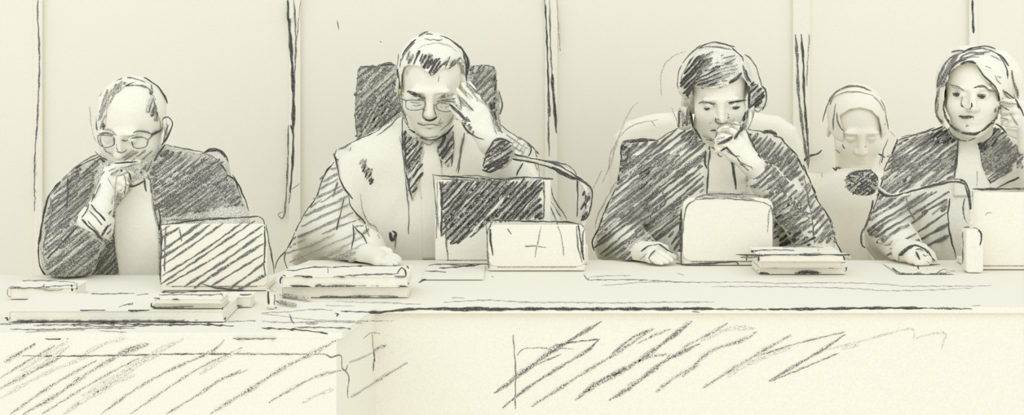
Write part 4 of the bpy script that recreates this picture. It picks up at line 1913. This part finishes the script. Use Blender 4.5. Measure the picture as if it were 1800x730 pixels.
def pen(label, p0, p1, zb, group, strokes, seed):
    zb += .002
    r = .0042
    a = Vector((at(p0[0], 0, desk_Y(p0[1], zb)).x, desk_Y(p0[1], zb), zb + r))
    b = Vector((at(p1[0], 0, desk_Y(p1[1], zb)).x, desk_Y(p1[1], zb), zb + r))
    root = thing('pen', label, 'pen', (a + b) / 2 - Vector((0, 0, r)), group)
    d = b - a
    M = Matrix.Translation(a) @ d.to_track_quat('Z', 'Y').to_matrix().to_4x4()
    L = d.length
    bd = Part('barrel', 'metal_grey')
    lathe(bd, [(.0012, 0), (.0036, .012), (r, .02), (r, L * .62)], M, seg=14)
    bd.build(root)
    cp = Part('cap', 'robe_dark')
    lathe(cp, [(r * .98, L * .62), (r * 1.05, L * .63), (r, L * .97), (r * .6, L)], M, seg=14)
    cp.build(root)


def on_the_bench():
    # stack below the pale gown
    z = DESK
    g = 'folders stacked before the pale gown'
    z = folder('pale folder at the bottom of the stack below the pale gown', 494, 718, 523, 505, 491, z, """
X m3 440 405 560 402 700 398 850 390 940 392 1030 398
X s2.4 400 330 560 340 700 340 820 345
X k4.6 330 345 345 355 335 365
X k4.6 238 370 248 378
X m2.2 478 380 482 420 490 480
X s2 570 368 680 370
X s2 1010 320 1060 330 1105 355
""", 81, g)
    z = folder('pale folder on top of the stack below the pale gown', 494, 718, 505, 486, 468, z, """
X k3.4 190 198 260 196 340 180 420 172 540 175
X k3.8 540 172 700 165 860 158 1020 155
X m3 1000 158 1060 150 1090 148
X k3 240 240 320 240 400 248 500 255
X m3.6 540 245 700 235 860 230 1040 222
X m4 700 232 820 226 960 222
X k2.6 1020 220 1060 175 1080 190 1090 240
X k2.6 1090 150 1110 185
X k3 1085 200 1090 245
X k2.8 165 235 145 260 142 290 160 305
X k3 160 305 240 315 380 328
X m5 400 320 520 305 640 300 760 296
X m3.6 420 322 600 318 800 310 960 305 1040 315
X k2.6 1040 315 1080 340 1105 355
X k2.8 1105 285 1108 320
X k3 165 230 190 255
X k3 388 268 400 298
X k2.6 415 275 450 255 540 248
X s4 215 290 225 295
X m2.2 500 175 500 215
X m2.4 540 225 540 255
""", 82, g)
    # left wing
    z0 = folder('large flat pale binder lying at the left front edge of the bench', 14, 394, 566, 546, 516, DESK, """
J k4 25 268 100 275 220 275 400 270 600 268 760 266
J k5 30 276 100 279 300 277 520 276 760 275
J k4.6 500 278 800 278 1055 274
J m3 60 286 400 284 900 283
J s2.4 660 285 760 275 900 268 1010 260
J m2.4 660 240 672 265
J k2.8 1055 150 1056 200 1060 240
J k3.4 1045 235 1065 250 1070 278
J s2.2 730 225 740 215
J m2.2 565 218 590 208 628 205 630 195
J k2.4 590 210 625 200
J m3 435 155 520 155 600 152 640 150
J k3.4 610 128 660 128 710 130
J m2.6 650 160 705 155
J k2.4 380 145 410 147 450 130 500 100
""", 83, None, 'binder', 'binder')
    z = z0
    g2 = 'documents stacked on the left binder'
    z = folder('lower document on the binder in front of the hatched laptop', 268, 390, 542, 534, 521, z, """
J k3 720 195 718 212 740 222
J m3 730 222 850 218 960 210 1050 210
J m3 780 188 860 188 1030 190
""", 84, g2, 'document_folder', 'folder')
    z = folder('upper document on the binder in front of the hatched laptop', 270, 390, 534, 525, 513, z, """
J k3.4 730 145 850 148 950 142 1050 140
J m3 755 160 860 158 980 160 1060 155
J m3 780 182 850 180 880 190
J m2.6 1050 150 1060 170
""", 85, g2, 'document_folder', 'folder')
    folder('thin pale document tray below the elbow of the balding person', 16, 134, 526, 505, 493, DESK, """
J m2.6 50 90 120 92 230 92 330 98
J m2.4 40 125 150 125 270 118 365 112
J m2.2 50 88 62 110 65 150
J s2 40 128 35 160 60 170
J k2.8 340 110 345 140 352 168
J k3.2 365 112 368 160 362 208
J k2.4 180 148 195 140 210 110
J s2 150 125 200 130 240 138 300 132
J s2 330 98 370 105
""", 86, None, 'document_tray', 'tray')
    folder('small dark notebook at the right edge of the binder', 396, 442, 540, 522, 513, DESK, """
J k4 1070 165 1120 160 1195 158
J k4.4 1068 190 1120 190 1195 182
J k4 1065 212 1130 208 1195 202
J k4 1055 150 1060 180
""", 87, None, 'notebook', 'notebook', 'paper')
    # upright cup
    Yc = desk_Y(544)
    xc = at(477, 0, Yc).x
    cup = thing('cup', 'small upright cup beside the stack below the pale gown', 'cup', (xc, Yc, DESK + .002))
    cb = Part('cup_wall', 'paper')
    k = (Yc - CAM.y) / FPX
    hc_, rc_ = 32 * k, 8.5 * k
    prof = [(rc_ * .55, 0.0005), (rc_ * .8, .0005), (rc_ * .86, .004), (rc_, hc_), (rc_ * .9, hc_ - .0006), (rc_ * .76, .006), (rc_ * .1, .005)]
    cb.clamp = between(DESK + .002)
    lathe(cb, prof, Matrix.Translation((xc, Yc, DESK + .002)))
    pencil(cb, "X k4 52 350 50 400 52 450\nX m3 95 380 97 420 95 455\nX k3 40 490 75 486 115 492\nX s2.4 40 350 70 345 100 350", Yc, 88)
    cb.build(cup)
    rm = Part('rim', 'robe_grey')
    tube(rm, [(xc + rc_ * math.cos(a), Yc + rc_ * math.sin(a), DESK + .002 + hc_) for a in [2 * math.pi * i / 28 for i in range(29)]], .0012, seg=8)
    rm.build(cup)
    gp = 'pens beside the cup'
    pen('longer dark pen lying beside the cup, nearer the stack', (492, 522), (546, 530), DESK, gp, '', 89)
    pen('shorter dark pen lying right of the cup, nearest the public', (484, 533), (520, 540), DESK, gp, '', 90)
    # papers
    sheet('loose pale sheet below the dark laptop lid', 742, 850, 492, 466, DESK, """
X m2.6 1215 175 1240 170 1260 168
X s2.6 1210 185 1225 182
X m3.4 1260 160 1360 150 1430 155
X k5 1430 155 1500 162 1580 160 1660 152
X k3.4 1340 180 1430 175 1520 168 1600 162
X k2.4 1235 202 1310 204 1390 210
""", 91)
    g3 = 'documents stacked at the elbow of the person with the bob'
    z = DESK
    z = folder('bottom document of the stack at the right elbow of the person with bob', 1334, 1487, 482, 471, 459, z, """
W k5.4 1335 360 1420 368 1520 362 1640 350 1720 345
W k3.4 1045 335 1058 360 1090 375 1135 385
W k2.4 1735 190 1738 260 1745 345
W m3 1120 320 1250 315 1400 308 1540 308
W s2.2 1540 308 1640 325 1740 348
""", 93, g3, 'document_folder', 'folder')
    z = folder('middle document of the stack at the right elbow of the person with bob', 1336, 1480, 471, 460, 448, z, """
W m3 1080 258 1180 265 1300 255 1420 240 1520 250
W m2.6 1320 265 1360 285 1450 295 1600 290 1740 275
W m2.4 1690 270 1720 250
""", 94, g3, 'document_folder', 'folder')
    z = folder('top document of the stack at the right elbow of the person with bob', 1332, 1484, 460, 448, 434, z, """
W m3 1140 230 1260 222 1400 212 1550 205
W k3 890 155 1000 152 1150 142 1300 140
W k2.6 1300 140 1480 138 1640 142 1775 152
W m3.4 965 130 1100 140 1240 138
W k3.6 870 185 960 192 1080 182 1200 180 1330 182
W s4 1240 160 1400 155 1560 160
W k3 1760 150 1758 190 1762 228
W m2.6 905 235 980 238 1075 230
W k3.4 958 198 955 270
W k3.6 1050 228 1052 275
W s2.6 1080 185 1060 205 1050 225
W s2.4 1520 170 1522 190
""", 95, g3, 'document_folder', 'folder')
    sheet('white sheet under the writing hand of the right end person', 1580, 1678, 482, 464, DESK, """
V k3 390 415 440 410 470 400
V k3.2 460 400 580 402 680 395
V m3 680 395 720 420 755 445
V k3.4 440 410 455 450 475 482
V m3 420 495 450 485 475 482
V m4.4 570 500 640 495 720 485
V m2.6 640 495 700 460 755 445
V s2.4 740 470 800 462 850 440
V s2.2 720 488 790 485 830 498
V k4 175 435 220 470 300 512
V m3.4 210 575 280 580 330 560 390 550
V m3 340 540 380 545
V m3 400 555 450 550 510 538
V s2.4 545 445 555 450
""", 96)
    gl_ = 'laptops open on the bench'
    laptop('hatched laptop standing open before the balding person', 283, 470, 388, 513, 'paper', """
a k3 735 290 800 285 900 270 1050 258 1180 250 1260 245
a m2.6 760 265 900 262 1060 252
a k2.6 1260 245 1285 260 1292 300 1295 400 1290 500 1295 560
a k2.4 1300 290 1320 400 1335 480 1345 550
a k3 740 300 742 400 738 500 735 600
a m3 765 300 760 400 758 540
a m2.2 835 310 845 350 850 380
a hm4/13.5/33 740 300 1290 275 1295 590 1180 640 735 610
a m2.4 1290 560 1240 590 1200 620
a k2.8 960 605 1020 625 1100 635 1180 645
""", 101, group=None)
    laptop('laptop with dark hatched lid standing open before the pale gown', 765, 968, 312, 466, 'paper', """
D k3 50 228 120 235 200 240 330 250 400 250
D m3 100 248 250 255 390 258
D k3 380 255 450 240 540 242 605 248
D m2.2 120 235 250 232 350 245 480 238
D k3.6 85 250 95 320 95 420 92 510
D m2.4 55 230 65 320 72 430 70 520
D s2.2 75 250 75 380 80 480
D hk6/8.2/47 90 255 550 250 550 430 450 435 320 440 240 510 150 550 100 500
D hm5/10/45 90 255 550 250 550 430 320 440 150 550 95 500
D k5 100 260 95 380
D m3.4 560 250 565 340 560 430
D m3 118 430 115 520 125 620
D k3 140 545 190 520 240 480
""", 102, group=None, rad=.004, deck=.11)
    laptop('smaller blank pale laptop in front of the dark lidded one', 858, 1029, 390, 478, 'paper', """
D k3 330 440 360 435 450 440 560 442 680 445 720 455
D m2.6 330 442 315 465 305 500 305 600 312 655
D k3.4 318 460 318 520 330 600
D m2.6 300 460 305 560 312 650
D m2.6 720 450 740 460 748 475 740 520 745 620
D k3.2 720 455 730 520 745 620
D m2.4 712 455 720 560 740 630
D m2 475 555 530 555 575 562
D m2 395 475 415 500
D s2 550 465 535 540 520 610
D s2 600 400 640 500 655 600
""", 103, rad=.02, deck=.10, group=None)
    laptop('blank pale laptop standing open before the person with bob', 1200, 1358, 343, 468, 'paper', """
F m2.6 580 245 620 225 700 215 800 218 900 222 960 240
F s2.4 600 235 700 240 800 235 900 245
F s2 620 220 720 228 860 232
F m2.4 585 245 700 240 850 248 940 260 985 280
F m2.6 585 248 550 270 530 310 520 400 512 500 508 600
F k3 515 360 508 480 510 600
F m2.4 985 275 1000 330 1000 400 1000 460
F s2 985 290 975 340 972 420
F k3.4 480 585 540 598 620 592 700 585 800 578
F m3 540 596 620 596 700 588
F k3 800 578 812 590 812 615
""", 104, rad=.022, group=None)
    laptop('pale laptop cut by the right frame edge, before the right end person', 1708, 1880, 333, 476, 'paper', """
I k4 880 190 940 192 1010 190 1080 190 1156 188
I m3 1080 192 1156 190
I s2.2 880 200 882 300 880 335
I s2 950 330 960 318 985 318
""", 105, rad=.012, group=None)
    gm = 'gooseneck microphones'
    microphone('gooseneck microphone with dark head before the pale gown', ((868, 292, -.02), (893, 252, 0)),
               [(886, 270, 0), (905, 275, 0), (940, 281, 0), (975, 292, 0), (1005, 305, 0), (1025, 325, 0), (1033, 350, 0), (1030, 378, 0), (1024, 400, 0), (1024, 436, 0)],
               (1026, 1020, 1033, 430), .0058, """
D hk5/6.5/32 280 200 300 120 340 70 420 80 415 130 380 190 310 215
D k3.4 285 190 300 130 330 80 360 62 420 82
D k4 280 205 320 215 380 185
""", """
D k3 400 128 450 140 520 155 590 170 650 195 720 240 770 280
D k3 410 155 480 165 560 185 620 205
D k4.6 600 190 650 215 700 245
D k4 610 205 670 235 710 250
D k3.4 690 235 745 260 778 290 785 330 770 400 750 435
D k4 755 320 755 380 735 440
D k2.6 715 240 718 320 715 420
D hk4/9/60 740 300 775 300 765 420 735 440
D m3 590 165 660 180 700 205 712 230
""", """
D k3 715 455 718 500 730 580 742 630
D m2.6 745 470 745 540 745 630
D k3 750 640 752 690
""", 111, -.212, .030, gm)
    microphone('gooseneck microphone with dark round head before the right end person', ((1490, 318, -.015), (1541, 322, 0)),
               [(1536, 322, 0), (1548, 334, 0), (1562, 343, 0), (1578, 344, 0), (1604, 338, 0), (1640, 328, 0), (1672, 320, 0), (1693, 321, 0), (1703, 334, 0), (1706, 352, 0), (1707, 376, 0), (1707, 410, 0)],
               (1707, 1694, 1724, 402), .0044, """
I hk5/5.5/35 205 130 260 100 330 92 370 120 370 190 320 222 250 215 210 180
I hk4/7/-30 205 130 260 100 330 92 370 120 370 190 320 222 250 215 210 180
I k3 205 125 260 100 320 90 355 105 375 150
I k3 205 150 215 190 250 212 320 220 360 205
""", """
I k3.4 320 90 345 120 365 160 370 180
I k4.4 365 180 400 215 450 228 520 212
I k4.4 520 212 600 190 700 165 790 150 840 165
I k4 780 140 830 145 855 180 865 230 870 300
I m3 700 155 780 138 830 142
I k3 840 170 860 240 868 300
""", """
I m2.6 838 240 830 310 845 360 855 375
I k3.4 835 398 870 395 900 400
I k3.2 900 402 925 420 928 450 920 492
I m3 828 420 830 500 828 590
I s2.4 880 300 880 330
""", 114, desk_Y(476) - .03, .0295, gm)


def chairs():
    chair('chair with tall dark hatched back behind the pale gown', 757, .40, [(632, 117), (690, 115), (757, 116), (828, 116), (871, 118), (875, 160), (880, 220), (876, 330), (757, 340), (630, 330), (627, 240), (626, 160)],
          'leather_grey', """
B hm6/8.5/42 100 235 285 230 290 330 310 470 200 560 85 615 75 450 85 300
B hm5/7/60 80 400 300 380 310 470 180 570 90 615
B k3 100 235 180 235 260 222 290 230
B m3 210 225 250 212 275 218
B m2.6 90 250 80 400 75 500 88 620
B hm5.5/10/48 680 240 720 228 820 235 830 400 820 500 780 440 690 330
B k4.4 815 240 822 350 815 470 830 520
B m3 720 230 770 230 820 238
B m3 840 360 860 430 850 490
B k5 790 420 820 500
B s4 835 370 845 430
""", 121, None)
    chair('chair with faint pale rounded back behind the person with bob', 1250, .42, [(1080, 240), (1100, 215), (1140, 202), (1200, 196), (1310, 196), (1370, 205), (1400, 225), (1412, 260), (1416, 330), (1410, 400), (1090, 400), (1070, 330), (1072, 275)],
          'paper', """
E f2 130 640 150 600 180 550 230 500 290 475 385 458
E f2 125 720 160 600 200 480 250 390 290 358
F f2 130 0 120 80 85 160
E f1.8 350 465 370 490
E s2 460 395 480 450 495 480
""", 122, None)


room()
bench()
chairs()
judge_left_end()
judge_pale_gown()
judge_with_bob()
judge_right_end()
listener_behind()
on_the_bench()

# ------------------------------------------------------------------ light: even white world plus an added front fill sun
wd = bpy.data.worlds.new('world')
SC.world = wd
wd.use_nodes = True
bgn = wd.node_tree.nodes['Background']
bgn.inputs['Color'].default_value = (1.0, 1.0, 1.0, 1)
bgn.inputs['Strength'].default_value = 1.03
la = bpy.data.lights.new('front_fill_sun', 'SUN')   # added soft sun behind the camera, evens out the upright faces
la.energy = 0.82
la.angle = math.radians(85)
la.color = (1, .995, .98)
lo_ = bpy.data.objects.new('front_fill_sun', la)
lo_.location = (0, -6, 3.4)
lo_.rotation_euler = (math.radians(72), 0, 0)
COL.objects.link(lo_)
SC.view_settings.view_transform = 'Standard'
SC.view_settings.look = 'None'
SC.view_settings.gamma = 1.0
SC.view_settings.use_curve_mapping = False
SC.view_settings.exposure = -0.05
